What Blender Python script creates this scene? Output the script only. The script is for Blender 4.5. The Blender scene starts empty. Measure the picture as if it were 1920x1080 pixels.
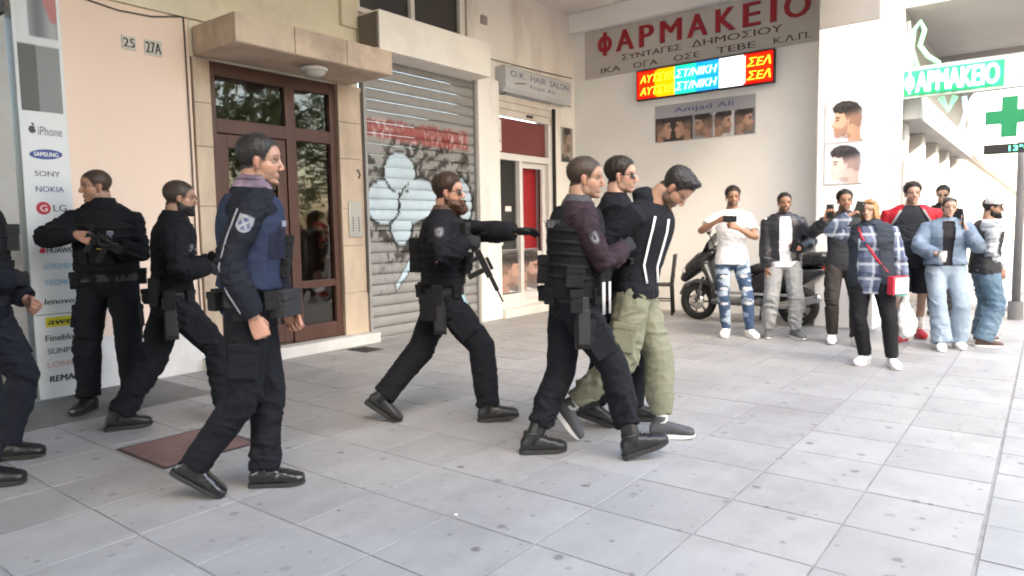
import bpy, bmesh, math, random
import numpy as np
from mathutils import Vector, Matrix
random.seed(7); RNG = np.random.default_rng(7)
R = math.radians
scene = bpy.context.scene
COL = scene.collection

# ------------------------------------------------------------------ camera
FPX, CAM_H = 1304.0, 1.34
YAW, PITCH, ROLL = R(-37.70), R(-4.81), R(-1.005)
def cam_axes():
    cy, sy = math.cos(YAW), math.sin(YAW)
    fw = np.array([sy*math.cos(PITCH), cy*math.cos(PITCH), math.sin(PITCH)])
    r = np.array([cy, -sy, 0.0]); u = np.cross(r, fw)
    c, s = math.cos(ROLL), math.sin(ROLL)
    return np.stack([c*r+s*u, -s*r+c*u, fw])
CM = cam_axes(); CC = np.array([0, 0, CAM_H])
cam = bpy.data.cameras.new('camera'); cam_o = bpy.data.objects.new('camera', cam); COL.objects.link(cam_o)
cam.sensor_width = 36.0; cam.lens = 36.0*FPX/1920.0; cam.clip_start = 0.05; cam.clip_end = 600
cam_o.matrix_world = Matrix([[CM[0][i], CM[1][i], -CM[2][i], CC[i]] for i in range(3)] + [[0, 0, 0, 1]])
scene.camera = cam_o
def ray(x, y): return CM.T @ np.array([(x-960)/FPX, -(y-540)/FPX, 1.0])
def G(x, y, z=0.0):                      # pixel of a thing standing on height z -> world point
    d = ray(x, y); return CC + d*((z-CAM_H)/d[2])
def AT(x, y, depth): return CC + ray(x, y)*depth
def DEPTH(p): return float(CM[2] @ (np.array(p, float)-CC))
def PROJ(p):
    q = CM @ (np.array(p, float)-CC); return (960+FPX*q[0]/q[2], 540-FPX*q[1]/q[2])

# ------------------------------------------------------------------ light
SUN_AZ, SUN_EL = 125.0, 34.0             # compass bearing from +Y clockwise towards +X; elevation
world = bpy.data.worlds.new('World'); scene.world = world; world.use_nodes = True
wn = world.node_tree.nodes; wl = world.node_tree.links
bg = wn['Background']; sky = wn.new('ShaderNodeTexSky'); sky.sky_type = 'NISHITA'; sky.sun_disc = False
sky.sun_elevation = R(SUN_EL); sky.sun_rotation = R(SUN_AZ); sky.air_density = 1.3; sky.dust_density = 3.5; sky.ozone_density = 1.0
wl.new(sky.outputs[0], bg.inputs[0]); bg.inputs[1].default_value = 0.15
sun = bpy.data.lights.new('sun', 'SUN'); sun.energy = 2.3; sun.angle = R(0.6); sun.color = (1.0, 0.94, 0.86)
sun_o = bpy.data.objects.new('sun', sun); COL.objects.link(sun_o)
sdir = Vector((math.sin(R(SUN_AZ))*math.cos(R(SUN_EL)), math.cos(R(SUN_AZ))*math.cos(R(SUN_EL)), math.sin(R(SUN_EL))))
sun_o.rotation_euler = sdir.to_track_quat('Z', 'Y').to_euler(); sun_o.location = (6, -6, 20)
scene.view_settings.view_transform = 'Standard'; scene.view_settings.look = 'None'
scene.view_settings.gamma = 1.0; scene.view_settings.use_curve_mapping = False
scene.view_settings.exposure = 3.12
scene.view_settings.use_white_balance = True; scene.view_settings.white_balance_temperature = 6800; scene.view_settings.white_balance_tint = 10
scene.cycles.use_denoising = True; scene.cycles.filter_width = 1.9
scene.cycles.max_bounces = 8; scene.cycles.diffuse_bounces = 5; scene.cycles.glossy_bounces = 4
scene.cycles.transparent_max_bounces = 12; scene.cycles.sample_clamp_indirect = 6.0

# ------------------------------------------------------------------ materials
MATS = {}
def lin(c):                              # sRGB 0-255 -> linear
    return tuple(((v/255.0)/12.92 if v/255.0 <= 0.04045 else ((v/255.0+0.055)/1.055)**2.4) for v in c)
def mat(name, col=(0.5, 0.5, 0.5), rough=0.8, var=0.12, scale=3.0, bump=0.15, bscale=40.0, metal=0.0, spec=0.4,
        dirt=None, dirt_amt=0.5, dirt_scale=1.2, stretch=(1, 1, 1), attr=False, emit=0.0, rnd=0.0, sheen=0.0, dist=0.004):
    if name in MATS: return MATS[name]
    m = bpy.data.materials.new(name); m.use_nodes = True; MATS[name] = m
    n, l = m.node_tree.nodes, m.node_tree.links; b = n['Principled BSDF']
    b.inputs['Roughness'].default_value = rough; b.inputs['Metallic'].default_value = metal
    b.inputs['Specular IOR Level'].default_value = spec
    if sheen: b.inputs['Sheen Weight'].default_value = sheen; b.inputs['Sheen Roughness'].default_value = 0.5
    g = n.new('ShaderNodeNewGeometry'); mp = n.new('ShaderNodeMapping'); mp.inputs['Scale'].default_value = stretch
    l.new(g.outputs['Position'], mp.inputs[0])
    if attr:
        a = n.new('ShaderNodeAttribute'); a.attribute_name = 'Col'; base = a.outputs['Color']
    else:
        c = n.new('ShaderNodeRGB'); c.outputs[0].default_value = (*col[:3], 1); base = c.outputs[0]
    if var:
        t = n.new('ShaderNodeTexNoise'); t.inputs['Scale'].default_value = scale; t.inputs['Detail'].default_value = 6; t.inputs['Roughness'].default_value = 0.62
        l.new(mp.outputs[0], t.inputs['Vector'])
        r = n.new('ShaderNodeMapRange'); r.inputs[1].default_value = 0.28; r.inputs[2].default_value = 0.72
        r.inputs[3].default_value = 1-var; r.inputs[4].default_value = 1+var
        l.new(t.outputs[0], r.inputs[0])
        x = n.new('ShaderNodeVectorMath'); x.operation = 'SCALE'; l.new(base, x.inputs[0]); l.new(r.outputs[0], x.inputs['Scale']); base = x.outputs[0]
    if rnd:
        oi = n.new('ShaderNodeObjectInfo'); r2 = n.new('ShaderNodeMapRange'); r2.inputs[3].default_value = 1-rnd; r2.inputs[4].default_value = 1+rnd
        l.new(oi.outputs['Random'], r2.inputs[0])
        x = n.new('ShaderNodeVectorMath'); x.operation = 'SCALE'; l.new(base, x.inputs[0]); l.new(r2.outputs[0], x.inputs['Scale']); base = x.outputs[0]
    if dirt:
        t = n.new('ShaderNodeTexNoise'); t.inputs['Scale'].default_value = dirt_scale; t.inputs['Detail'].default_value = 8; t.inputs['Roughness'].default_value = 0.7
        l.new(mp.outputs[0], t.inputs['Vector'])
        r = n.new('ShaderNodeMapRange'); r.inputs[1].default_value = 0.50; r.inputs[2].default_value = 0.72; r.inputs[4].default_value = dirt_amt
        l.new(t.outputs[0], r.inputs[0])
        mx = n.new('ShaderNodeMix'); mx.data_type = 'RGBA'; l.new(r.outputs[0], mx.inputs['Factor']); l.new(base, mx.inputs['A']); mx.inputs['B'].default_value = (*dirt, 1); base = mx.outputs['Result']
    l.new(base, b.inputs['Base Color'])
    if emit:
        l.new(base, b.inputs['Emission Color']); b.inputs['Emission Strength'].default_value = emit
    if bump:
        t = n.new('ShaderNodeTexNoise'); t.inputs['Scale'].default_value = bscale; t.inputs['Detail'].default_value = 5
        l.new(mp.outputs[0], t.inputs['Vector'])
        bp = n.new('ShaderNodeBump'); bp.inputs['Strength'].default_value = bump; bp.inputs['Distance'].default_value = dist
        l.new(t.outputs[0], bp.inputs['Height']); l.new(bp.outputs[0], b.inputs['Normal'])
        rr = n.new('ShaderNodeMapRange'); rr.inputs[3].default_value = max(0.02, rough-0.1); rr.inputs[4].default_value = min(1, rough+0.1)
        l.new(t.outputs[0], rr.inputs[0]); l.new(rr.outputs[0], b.inputs['Roughness'])
    return m
def glass_mat(name, tint=(0.75, 0.8, 0.8), refl=0.12, rough=0.02):
    if name in MATS: return MATS[name]
    m = bpy.data.materials.new(name); m.use_nodes = True; MATS[name] = m
    n, l = m.node_tree.nodes, m.node_tree.links; n.remove(n['Principled BSDF'])
    out = n['Material Output']; tr = n.new('ShaderNodeBsdfTransparent'); tr.inputs[0].default_value = (*tint, 1)
    gl = n.new('ShaderNodeBsdfGlossy'); gl.inputs['Roughness'].default_value = rough
    t = n.new('ShaderNodeTexNoise'); t.inputs['Scale'].default_value = 2.2; bp = n.new('ShaderNodeBump'); bp.inputs['Strength'].default_value = 0.05; bp.inputs['Distance'].default_value = 0.02
    l.new(t.outputs[0], bp.inputs['Height']); l.new(bp.outputs[0], gl.inputs['Normal'])
    fr = n.new('ShaderNodeFresnel'); fr.inputs[0].default_value = 1.5
    ad = n.new('ShaderNodeMath'); ad.operation = 'ADD'; ad.use_clamp = True; ad.inputs[1].default_value = refl; l.new(fr.outputs[0], ad.inputs[0])
    mx = n.new('ShaderNodeMixShader'); l.new(ad.outputs[0], mx.inputs[0]); l.new(tr.outputs[0], mx.inputs[1]); l.new(gl.outputs[0], mx.inputs[2])
    l.new(mx.outputs[0], out.inputs[0]); return m

# ------------------------------------------------------------------ numpy noise
def _hash(i, j, k, s=0):
    h = (i*374761393 + j*668265263 + k*2147483647 + s*974634539) & 0xffffffff
    h = ((h ^ (h >> 13))*1274126177) & 0xffffffff
    return ((h ^ (h >> 16)) & 0xffff)/65535.0
def vnoise(p, s=0):                      # value noise in [-1,1], p (...,3)
    p = np.asarray(p, float); i = np.floor(p).astype(np.int64); f = p-i; f = f*f*(3-2*f); o = 0
    for a in (0, 1):
        for b in (0, 1):
            for c in (0, 1):
                w = (f[..., 0] if a else 1-f[..., 0])*(f[..., 1] if b else 1-f[..., 1])*(f[..., 2] if c else 1-f[..., 2])
                o = o + w*_hash(i[..., 0]+a, i[..., 1]+b, i[..., 2]+c, s)
    return o*2-1
def fbm(p, oct=3, s=0):
    p = np.asarray(p, float); return sum(vnoise(p*2**k, s+k)*0.5**k for k in range(oct))
def sst(a, b, x): t = np.clip((x-a)/(b-a), 0, 1); return t*t*(3-2*t)

# ------------------------------------------------------------------ mesh helpers
def link(name, me, m=None, parent=None, smooth=False):
    o = bpy.data.objects.new(name, me); COL.objects.link(o)
    if m and not me.materials: me.materials.append(m)
    if parent: o.parent = parent
    if smooth: me.polygons.foreach_set('use_smooth', [True]*len(me.polygons))
    return o
def mesh_from(name, V, F, cols=None, smooth=False):
    me = bpy.data.meshes.new(name); me.from_pydata([tuple(v) for v in V], [], [tuple(f) for f in F]); me.update()
    if cols is not None:
        a = me.color_attributes.new('Col', 'FLOAT_COLOR', 'POINT'); c = np.ones((len(V), 4)); c[:, :3] = cols; a.data.foreach_set('color', c.ravel())
    if smooth: me.polygons.foreach_set('use_smooth', [True]*len(me.polygons))
    return me
def tag(o, label=None, cat=None, group=None, kind=None):
    if label: o['label'] = label
    if cat: o['category'] = cat
    if group: o['group'] = group
    if kind: o['kind'] = kind
    return o
def empty(name, loc=(0, 0, 0), rz=0.0, **k):
    o = bpy.data.objects.new(name, None); COL.objects.link(o); o.location = loc; o.rotation_euler = (0, 0, rz); o.empty_display_size = 0.2
    return tag(o, **k)
BOXF = [(0, 2, 3, 1), (4, 5, 7, 6), (0, 1, 5, 4), (2, 6, 7, 3), (0, 4, 6, 2), (1, 3, 7, 5)]
class MB:
    def __init__(s): s.v = []; s.f = []; s.c = []
    def add(s, V, F, col=None):
        o = len(s.v); s.v += [tuple(map(float, v)) for v in V]; s.f += [tuple(i+o for i in f) for f in F]
        if col is not None:
            col = np.asarray(col, float); s.c += ([tuple(col)]*len(V) if col.ndim == 1 else [tuple(c) for c in col])
        return s
    def box(s, x0, x1, y0, y1, z0, z1, col=None, M=None):
        V = [(x, y, z) for x in (x0, x1) for y in (y0, y1) for z in (z0, z1)]
        if M is not None: V = [tuple(M @ Vector(v)) for v in V]
        return s.add(V, [tuple(reversed(f)) for f in [(0, 2, 3, 1), (4, 5, 7, 6), (0, 1, 5, 4), (2, 6, 7, 3), (0, 4, 6, 2), (1, 3, 7, 5)]], col)
    def cyl(s, p0, p1, r0, r1=None, n=14, col=None, caps=True):
        V, F = loft([p0, p1], [(r0, r0), ((r1 or r0),)*2], n=n, cap=0); return s.add(V, F, col)
    def tube(s, pts, r, n=8, col=None): V, F = loft(pts, [(r, r)]*len(pts) if np.isscalar(r) else r, n=n, cap=0); return s.add(V, F, col)
    def ell(s, c, r, n=14, Rm=None, col=None): V, F = ellipsoid(c, r, n, Rm); return s.add(V, F, col)
    def build(s, name, m, parent=None, bevel=0.0, smooth=False, seg=2):
        me = mesh_from(name, s.v, s.f, np.array(s.c) if s.c and len(s.c) == len(s.v) else None)
        if bevel:
            bm = bmesh.new(); bm.from_mesh(me); bmesh.ops.remove_doubles(bm, verts=bm.verts, dist=1e-5)
            bmesh.ops.bevel(bm, geom=bm.edges[:], offset=bevel, segments=seg, affect='EDGES', profile=0.6, clamp_overlap=True); bm.to_mesh(me); bm.free()
        return link(name, me, m, parent, smooth)
def box(name, x0, x1, y0, y1, z0, z1, m, parent=None, bevel=0.006): return MB().box(x0, x1, y0, y1, z0, z1).build(name, m, parent, bevel)
def nrm(v): v = np.asarray(v, float); return v/(np.linalg.norm(v)+1e-12)
def loft(P, rad, n=14, ref=None, cap=2, sq=2.0):
    """closed tube through P; rad = (a,b) half axes, a along ref; cap = rounded rings at the ends; sq = superellipse exponent"""
    P = np.asarray(P, float); rad = [tuple(r) if np.ndim(r) else (r, r) for r in rad]; K = len(P)
    T = np.array([nrm(P[min(i+1, K-1)]-P[max(i-1, 0)]) for i in range(K)])
    if ref is None:
        ref = np.array([0, 0, 1.0]) if abs(T[0][2]) < 0.9 else np.array([1.0, 0, 0])
        u = nrm(ref-(ref@T[0])*T[0]); U = []
        for t in T: u = nrm(u-(u@t)*t); U.append(u)
    else:
        refs = np.asarray(ref, float); refs = np.tile(refs, (K, 1)) if refs.ndim == 1 else refs
        U = [nrm(refs[i]-(refs[i]@T[i])*T[i]) for i in range(K)]
    rings = []
    def ring(p, t, u, a, b):
        v = np.cross(t, u); th = np.arange(n)*2*math.pi/n; c, s = np.cos(th), np.sin(th)
        e = 2.0/sq; c = np.sign(c)*np.abs(c)**e; s = np.sign(s)*np.abs(s)**e
        return p + np.outer(a*c, u) + np.outer(b*s, v)
    if cap:
        a, b = rad[0]; m_ = min(a, b)
        for q in range(cap): ph = (q+0.5)/(cap+0.5)*math.pi/2; rings.append(ring(P[0]-T[0]*m_*0.7*math.cos(ph), T[0], U[0], a*math.sin(ph), b*math.sin(ph)))
    for i in range(K): rings.append(ring(P[i], T[i], U[i], *rad[i]))
    if cap:
        a, b = rad[-1]; m_ = min(a, b)
        for q in reversed(range(cap)): ph = (q+0.5)/(cap+0.5)*math.pi/2; rings.append(ring(P[-1]+T[-1]*m_*0.7*math.cos(ph), T[-1], U[-1], a*math.sin(ph), b*math.sin(ph)))
    V = np.concatenate(rings); F = []
    for i in range(len(rings)-1):
        for j in range(n): a = i*n+j; b = i*n+(j+1) % n; F.append((a, b, b+n, a+n))
    F.append(tuple(reversed(range(n)))); F.append(tuple((len(rings)-1)*n+j for j in range(n)))
    return V, F
def ellipsoid(c, r, n=14, Rm=None):
    m_ = max(5, n//2); V = []; F = []
    for i in range(1, m_):
        ph = math.pi*i/m_
        for j in range(n): th = 2*math.pi*j/n; V.append((math.sin(ph)*math.cos(th), math.sin(ph)*math.sin(th), math.cos(ph)))
    V += [(0, 0, 1), (0, 0, -1)]; t, b = len(V)-2, len(V)-1
    for i in range(m_-2):
        for j in range(n): a = i*n+j; d = i*n+(j+1) % n; F.append((a, a+n, d+n, d))
    for j in range(n): F.append((t, j, (j+1) % n)); k = (m_-2)*n; F.append((b, k+(j+1) % n, k+j))
    V = np.array(V)*np.array(r)
    if Rm is not None: V = V @ np.array(Rm).T
    return V+np.array(c), F
def lathe(prof, n=24):                   # prof [(r,z)...] about z
    V = []; F = []
    for r, z in prof:
        for j in range(n): V.append((r*math.cos(2*math.pi*j/n), r*math.sin(2*math.pi*j/n), z))
    for i in range(len(prof)-1):
        for j in range(n): a = i*n+j; b = i*n+(j+1) % n; F.append((a, b, b+n, a+n))
    return np.array(V), F
def prism(poly, t0, t1, M=None):         # polygon (u,v) extruded along w from t0 to t1
    n = len(poly); V = [(u, v, t0) for u, v in poly]+[(u, v, t1) for u, v in poly]
    F = [tuple(reversed(range(n))), tuple(range(n, 2*n))]+[(i, (i+1) % n, n+(i+1) % n, n+i) for i in range(n)]
    if M is not None: V = [tuple(M @ Vector(v)) for v in V]
    return V, F
def PX(x): return Matrix([[0, 0, 1, x], [1, 0, 0, 0], [0, 1, 0, 0], [0, 0, 0, 1]])     # (u,v,w) -> facade plane facing +X: u=+Y, v=+Z
def PY(y): return Matrix([[1, 0, 0, 0], [0, 0, -1, y], [0, 1, 0, 0], [0, 0, 0, 1]])    # wall facing -Y: u=+X, v=+Z
LATIN = str.maketrans('ΑΒΕΖΗΙΚΜΝΟΡΤΥΧ', 'ABEZHIKMNOPTYX')
def text_mesh(txt, bold=0.0, ext=0.002, shear=0.0, space=1.0):
    cu = bpy.data.curves.new('t', 'FONT'); cu.body = txt.translate(LATIN); cu.size = 1.0; cu.extrude = 0; cu.offset = bold; cu.shear = shear; cu.space_character = space; cu.resolution_u = 3
    o = bpy.data.objects.new('t', cu); COL.objects.link(o); dg = bpy.context.evaluated_depsgraph_get(); me = o.evaluated_get(dg).to_mesh()
    V = np.array([v.co[:] for v in me.vertices]); F = [tuple(p.vertices) for p in me.polygons]
    o.evaluated_get(dg).to_mesh_clear(); bpy.data.objects.remove(o); bpy.data.curves.remove(cu); return V, F
def text(name, txt, M, u0, u1, v0, v1, w, m, parent=None, thick=0.003, bold=0.0, shear=0.0, space=1.0):
    """lettering fitted to the box u0..u1, v0..v1 of plane M, standing thick proud of w"""
    V, F = text_mesh(txt, 0.0, 0, shear, space); bb = bold*1.1
    lo, hi = V.min(0), V.max(0); S = np.array([(u1-u0)/(hi[0]-lo[0]), (v1-v0)/(hi[1]-lo[1])])
    P = np.zeros((len(V), 3)); P[:, :2] = (V[:, :2]-lo[:2])*S+np.array([u0, v0]); P[:, 2] = w+thick
    if bold > .015:                        # heavier stroke: three copies side by side, a hair apart in depth
        hgt = v1-v0; Q = []; F0 = F; F = []
        for i, sh in enumerate((-bb, 0, bb)): q = P.copy(); q[:, 0] += sh*hgt; q[:, 2] -= (.0004 if thick <= .0035 else .0015)*i; F += [tuple(a+len(P)*i for a in f) for f in F0]; Q.append(q)
        P = np.concatenate(Q)
    me = mesh_from(name, [tuple(M @ Vector(p)) for p in P], F)
    if thick > 0.0035:
        bm = bmesh.new(); bm.from_mesh(me); bmesh.ops.remove_doubles(bm, verts=bm.verts, dist=1e-5)
        r = bmesh.ops.extrude_face_region(bm, geom=bm.faces[:]); nv = [e for e in r['geom'] if isinstance(e, bmesh.types.BMVert)]
        d = (M.to_3x3() @ Vector((0, 0, 1)))*(-(thick-0.001)); bmesh.ops.translate(bm, verts=nv, vec=d); bmesh.ops.recalc_face_normals(bm, faces=bm.faces[:]); bm.to_mesh(me); bm.free()
    return link(name, me, m, parent)
def print_grid(name, M, u0, u1, v0, v1, w, fn, nu, nv, m, parent=None):
    """flat print: a fine grid whose vertex colours come from fn(u01, v01) -> rgb (linear)"""
    U, W = np.meshgrid(np.linspace(0, 1, nu), np.linspace(0, 1, nv)); C = fn(U.ravel(), W.ravel())
    P = np.stack([u0+(u1-u0)*U.ravel(), v0+(v1-v0)*W.ravel(), np.full(U.size, w)], 1)
    F = [(j*nu+i, j*nu+i+1, (j+1)*nu+i+1, (j+1)*nu+i) for j in range(nv-1) for i in range(nu-1)]
    return link(name, mesh_from(name, [tuple(M @ Vector(p)) for p in P], F, C), m, parent)
def remesh(V, F, voxel, smooth=3, fac=0.5):
    me = mesh_from('r', V, F); o = bpy.data.objects.new('r', me); COL.objects.link(o)
    md = o.modifiers.new('r', 'REMESH'); md.mode = 'VOXEL'; md.voxel_size = voxel; md.adaptivity = 0
    if smooth: sm = o.modifiers.new('s', 'SMOOTH'); sm.factor = fac; sm.iterations = smooth
    dg = bpy.context.evaluated_depsgraph_get(); ev = o.evaluated_get(dg); r = ev.to_mesh()
    n = len(r.vertices); v = np.empty(n*3); r.vertices.foreach_get('co', v); v = v.reshape(-1, 3)
    k = len(r.polygons); lt = np.empty(k, int); r.polygons.foreach_get('loop_total', lt); li = np.empty(len(r.loops), int); r.loops.foreach_get('vertex_index', li)
    st = np.concatenate([[0], np.cumsum(lt)[:-1]]); f = [tuple(li[a:a+b]) for a, b in zip(st, lt)]
    ev.to_mesh_clear(); bpy.data.objects.remove(o); bpy.data.meshes.remove(me); return v, f
def vnormals(V, F):
    N = np.zeros_like(V); A = np.array([f[:3] for f in F]); B = np.array([(f[0], f[2], f[3 if len(f) > 3 else 2]) for f in F])
    for T in (A, B):
        c = np.cross(V[T[:, 1]]-V[T[:, 0]], V[T[:, 2]]-V[T[:, 0]])
        for k in range(3): np.add.at(N, T[:, k], c)
    return N/(np.linalg.norm(N, axis=1, keepdims=True)+1e-12)
# ------------------------------------------------------------------ ground
FX_ = -6.6                                # plane of the main facade; the pharmacy wall is Y = WY
WY, CZ = 10.4, 4.95                       # pharmacy wall, arcade ceiling
def floor_mat(name, col, rough, spots=True, rnd=0.05):
    m = mat(name, col, rough, var=0.13, scale=2.3, bump=0.06, bscale=25, spec=0.35, rnd=rnd*1.3, dirt=(0.175, 0.168, 0.163), dirt_amt=0.6, dirt_scale=1.1, stretch=(1.0, 0.65, 1))
    if not spots: return m
    n, l = m.node_tree.nodes, m.node_tree.links; b = n['Principled BSDF']
    src = b.inputs['Base Color'].links[0].from_socket; g = n.new('ShaderNodeNewGeometry')
    for sc, thr, keep, dark in ((2.7, 0.085, 0.30, 0.9), (4.9, 0.085, 0.55, 0.75), (1.3, 0.06, 0.5, 0.5), (7.5, 0.10, 0.72, 0.7)):      # chewing gum and drip spots
        v = n.new('ShaderNodeTexVoronoi'); v.voronoi_dimensions = '2D'; v.inputs['Scale'].default_value = sc; l.new(g.outputs['Position'], v.inputs['Vector'])
        nz = n.new('ShaderNodeTexNoise'); nz.inputs['Scale'].default_value = 30; l.new(g.outputs['Position'], nz.inputs['Vector'])
        ad = n.new('ShaderNodeMath'); ad.operation = 'MULTIPLY_ADD'; l.new(nz.outputs[0], ad.inputs[0]); ad.inputs[1].default_value = 0.09; l.new(v.outputs['Distance'], ad.inputs[2])
        mr = n.new('ShaderNodeMapRange'); l.new(ad.outputs[0], mr.inputs[0]); mr.inputs[1].default_value = thr; mr.inputs[2].default_value = thr+0.035; mr.inputs[3].default_value = 1; mr.inputs[4].default_value = 0
        sp = n.new('ShaderNodeSeparateColor'); l.new(v.outputs['Color'], sp.inputs[0])
        gt = n.new('ShaderNodeMapRange'); l.new(sp.outputs[0], gt.inputs[0]); gt.inputs[1].default_value = keep; gt.inputs[2].default_value = 1.0; gt.inputs[3].default_value = 0.0; gt.inputs[4].default_value = dark
        gg = n.new('ShaderNodeMath'); gg.operation = 'MULTIPLY'; l.new(mr.outputs[0], gg.inputs[0]); l.new(gt.outputs[0], gg.inputs[1])
        mx = n.new('ShaderNodeMix'); mx.data_type = 'RGBA'; l.new(gg.outputs[0], mx.inputs['Factor']); l.new(src, mx.inputs['A']); mx.inputs['B'].default_value = (0.11, 0.105, 0.10, 1); src = mx.outputs['Result']
    l.new(src, b.inputs['Base Color']); return m
M_TILE = floor_mat('pavement_tile', (0.305, 0.301, 0.298), 0.5)
M_TILE2 = floor_mat('kerb_tile', (0.28, 0.28, 0.283), 0.5, rnd=0.04)
M_JOINT = mat('joint_mortar', (0.235, 0.23, 0.225), 0.95, var=0.25, scale=6, bump=0.3)
M_DARK_STRIP = mat('dark_granite', (0.165, 0.16, 0.157), 0.7, var=0.2, scale=5, dirt=(0.2, 0.19, 0.18), dirt_amt=0.5)
M_ASPH = mat('asphalt', (0.05, 0.05, 0.052), 0.9, var=0.2, scale=8, bump=0.5, bscale=120)
tag(MB().box(-60, 60, -60, 130, -0.6, -0.14).build('road', M_ASPH), kind='structure')
pave = tag(MB().box(-9.5, 1.45, -20, 60, -0.13, -0.005).build('pavement', M_JOINT), kind='structure')
tag(box('kerb', 1.452, 1.62, -20, 60, -0.139, 0.0, mat('kerb_stone', (0.42, 0.41, 0.4), 0.8), bevel=0.012), kind='structure')
TX, TY, TX0, TY0 = 0.5025, 0.478, -0.184, 1.36
def tile_mesh(w, d):
    g = 0.0055; mb = MB().box(g, w-g, g, d-g, -0.011, 0.0); me = mesh_from('tile', mb.v, mb.f)
    bm = bmesh.new(); bm.from_mesh(me); te = [e for e in bm.edges if all(v.co.z > -0.001 for v in e.verts)]
    bmesh.ops.bevel(bm, geom=te, offset=0.0012, segments=1, affect='EDGES'); bm.to_mesh(me); bm.free(); return me
tile_me = tile_mesh(TX, TY); tile_me.materials.append(M_TILE)
tile2_me = tile_mesh(0.40, 0.40); tile2_me.materials.append(M_TILE2)
cells = []
for i in range(-13, 0):
    for j in range(-4, 34):
        x, y = TX0+i*TX, TY0+j*TY
        if x < -6.72: continue
        if j < 3 and i < -10: pass
        c = (x+TX/2, y+TY/2, 0); d = DEPTH(c)
        if d < 0.5: continue
        px, py = PROJ(c); cells.append((d if (-150 < px < 2070 and py < 1230) else d+50, x, y, 1))
for i in range(0, 4):
    for j in range(-6, 40):
        x, y = TX0+0.006+i*0.40, TY0-0.13+j*0.40; c = (x+0.2, y+0.2, 0); d = DEPTH(c)
        if d < 0.5: continue
        px, py = PROJ(c); cells.append((d if (-100 < px < 1990) else d+60, x, y, 2))
cells.sort(); rest = {1: MB(), 2: MB()}
PLATE = (-4.60, -3.98, 1.85, 2.46)
for k, (d, x, y, t) in enumerate(cells):
    dx, dy, dz = random.uniform(-.0012, .0012), random.uniform(-.0012, .0012), random.uniform(-.0012, .0008)
    if k < 296:
        o = bpy.data.objects.new('tile', tile_me if t == 1 else tile2_me); COL.objects.link(o); o.parent = pave; o.location = (x+dx, y+dy, dz)
        o.rotation_euler = (random.uniform(-.002, .002), random.uniform(-.002, .002), 0)
    else:
        w, h = (TX, TY) if t == 1 else (0.40, 0.40); rest[t].box(x+.0075, x+w-.0075, y+.0075, y+h-.0075, -0.011, dz)
for t in (1, 2): tag(rest[t].build('far_tiles', M_TILE if t == 1 else M_TILE2, pave), kind='stuff')
box('granite_strip', -6.72, -5.56, -3, 3.05, -0.011, 0.004, M_DARK_STRIP, pave, 0.003)
# steel hatch in the floor, drain, dropped scrap of paper
M_PLATE = mat('hatch_paint', (0.175, 0.105, 0.098), 0.6, var=0.25, scale=5, dirt=(0.21, 0.18, 0.17), dirt_amt=0.8, bump=0.3, bscale=80)
h = tag(box('floor_hatch', PLATE[0]+.02, PLATE[1]-.02, PLATE[2]+.02, PLATE[3]-.02, 0.001, 0.008, M_PLATE, None, 0.003), 'faded red-brown steel hatch set into the pale paving', 'hatch')
mb = MB()
for a in ((PLATE[0], PLATE[1], PLATE[2], PLATE[2]+.018), (PLATE[0], PLATE[1], PLATE[3]-.018, PLATE[3]), (PLATE[0], PLATE[0]+.018, PLATE[2]+.0185, PLATE[3]-.0185), (PLATE[1]-.018, PLATE[1], PLATE[2]+.0185, PLATE[3]-.0185)): mb.box(*a, 0.001, 0.007)
mb.build('frame', mat('hatch_rim', (0.06, 0.05, 0.05), 0.6, metal=0.4), h)
g = tag(box('floor_drain', -6.32, -5.98, 5.06, 5.32, 0.001, 0.006, mat('drain_iron', (0.10, 0.095, 0.09), 0.7, metal=0.5), None, 0.002), 'dark rusty drain cover in the paving near the roller shutter', 'drain cover')
mb = MB()
for k in range(6): mb.box(-6.30+k*.052, -6.275+k*.052, 5.08, 5.30, 0.0065, 0.010)
mb.build('grate', mat('drain_bar', (0.05, 0.048, 0.045), 0.7, metal=0.5), g)
V, F = ellipsoid((0, 0, 0), (.011, .008, .004), 8); c = G(855, 967)
tag(MB().add(V+np.array([c[0], c[1], .006]), F).build('paper_scrap', mat('paper', (.8, .8, .78), .8)), 'tiny white crumpled scrap on the paving', 'litter')

# ------------------------------------------------------------------ corner building
M_PEACH = mat('peach_plaster', (0.80, 0.635, 0.535), 0.85, var=0.06, scale=1.2, bump=0.12, bscale=30, dirt=(0.64, 0.51, 0.43), dirt_amt=0.5, stretch=(1, 1, .25))
M_WHITE = mat('white_plaster', (0.82, 0.79, 0.75), 0.85, var=0.05, scale=1.0, bump=0.12, bscale=25, dirt=(0.54, 0.48, 0.42), dirt_amt=0.75, dirt_scale=1.8, stretch=(1, 1, .3))
M_WALL2 = mat('pharmacy_plaster', (0.86, 0.86, 0.85), 0.8, var=0.035, scale=0.9, bump=0.08, bscale=20, dirt=(0.7, 0.68, 0.65), dirt_amt=0.3, dirt_scale=0.6)
M_CREAM = mat('cream_plaster', (0.68, 0.62, 0.49), 0.85, var=0.08, scale=1.5, dirt=(0.42, 0.37, 0.29), dirt_amt=0.5)
M_PLINTH = mat('peeling_plinth', (0.66, 0.65, 0.645), 0.9, var=0.14, scale=5, bump=0.5, bscale=18, dirt=(0.42, 0.40, 0.38), dirt_amt=0.75, dirt_scale=2.5)
M_TRAV = mat('travertine', (0.52, 0.41, 0.31), 0.55, var=0.2, scale=3.5, bump=0.15, bscale=35, dirt=(0.33, 0.25, 0.19), dirt_amt=0.6, dirt_scale=2.2, stretch=(1, 1, 0.35))
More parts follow.
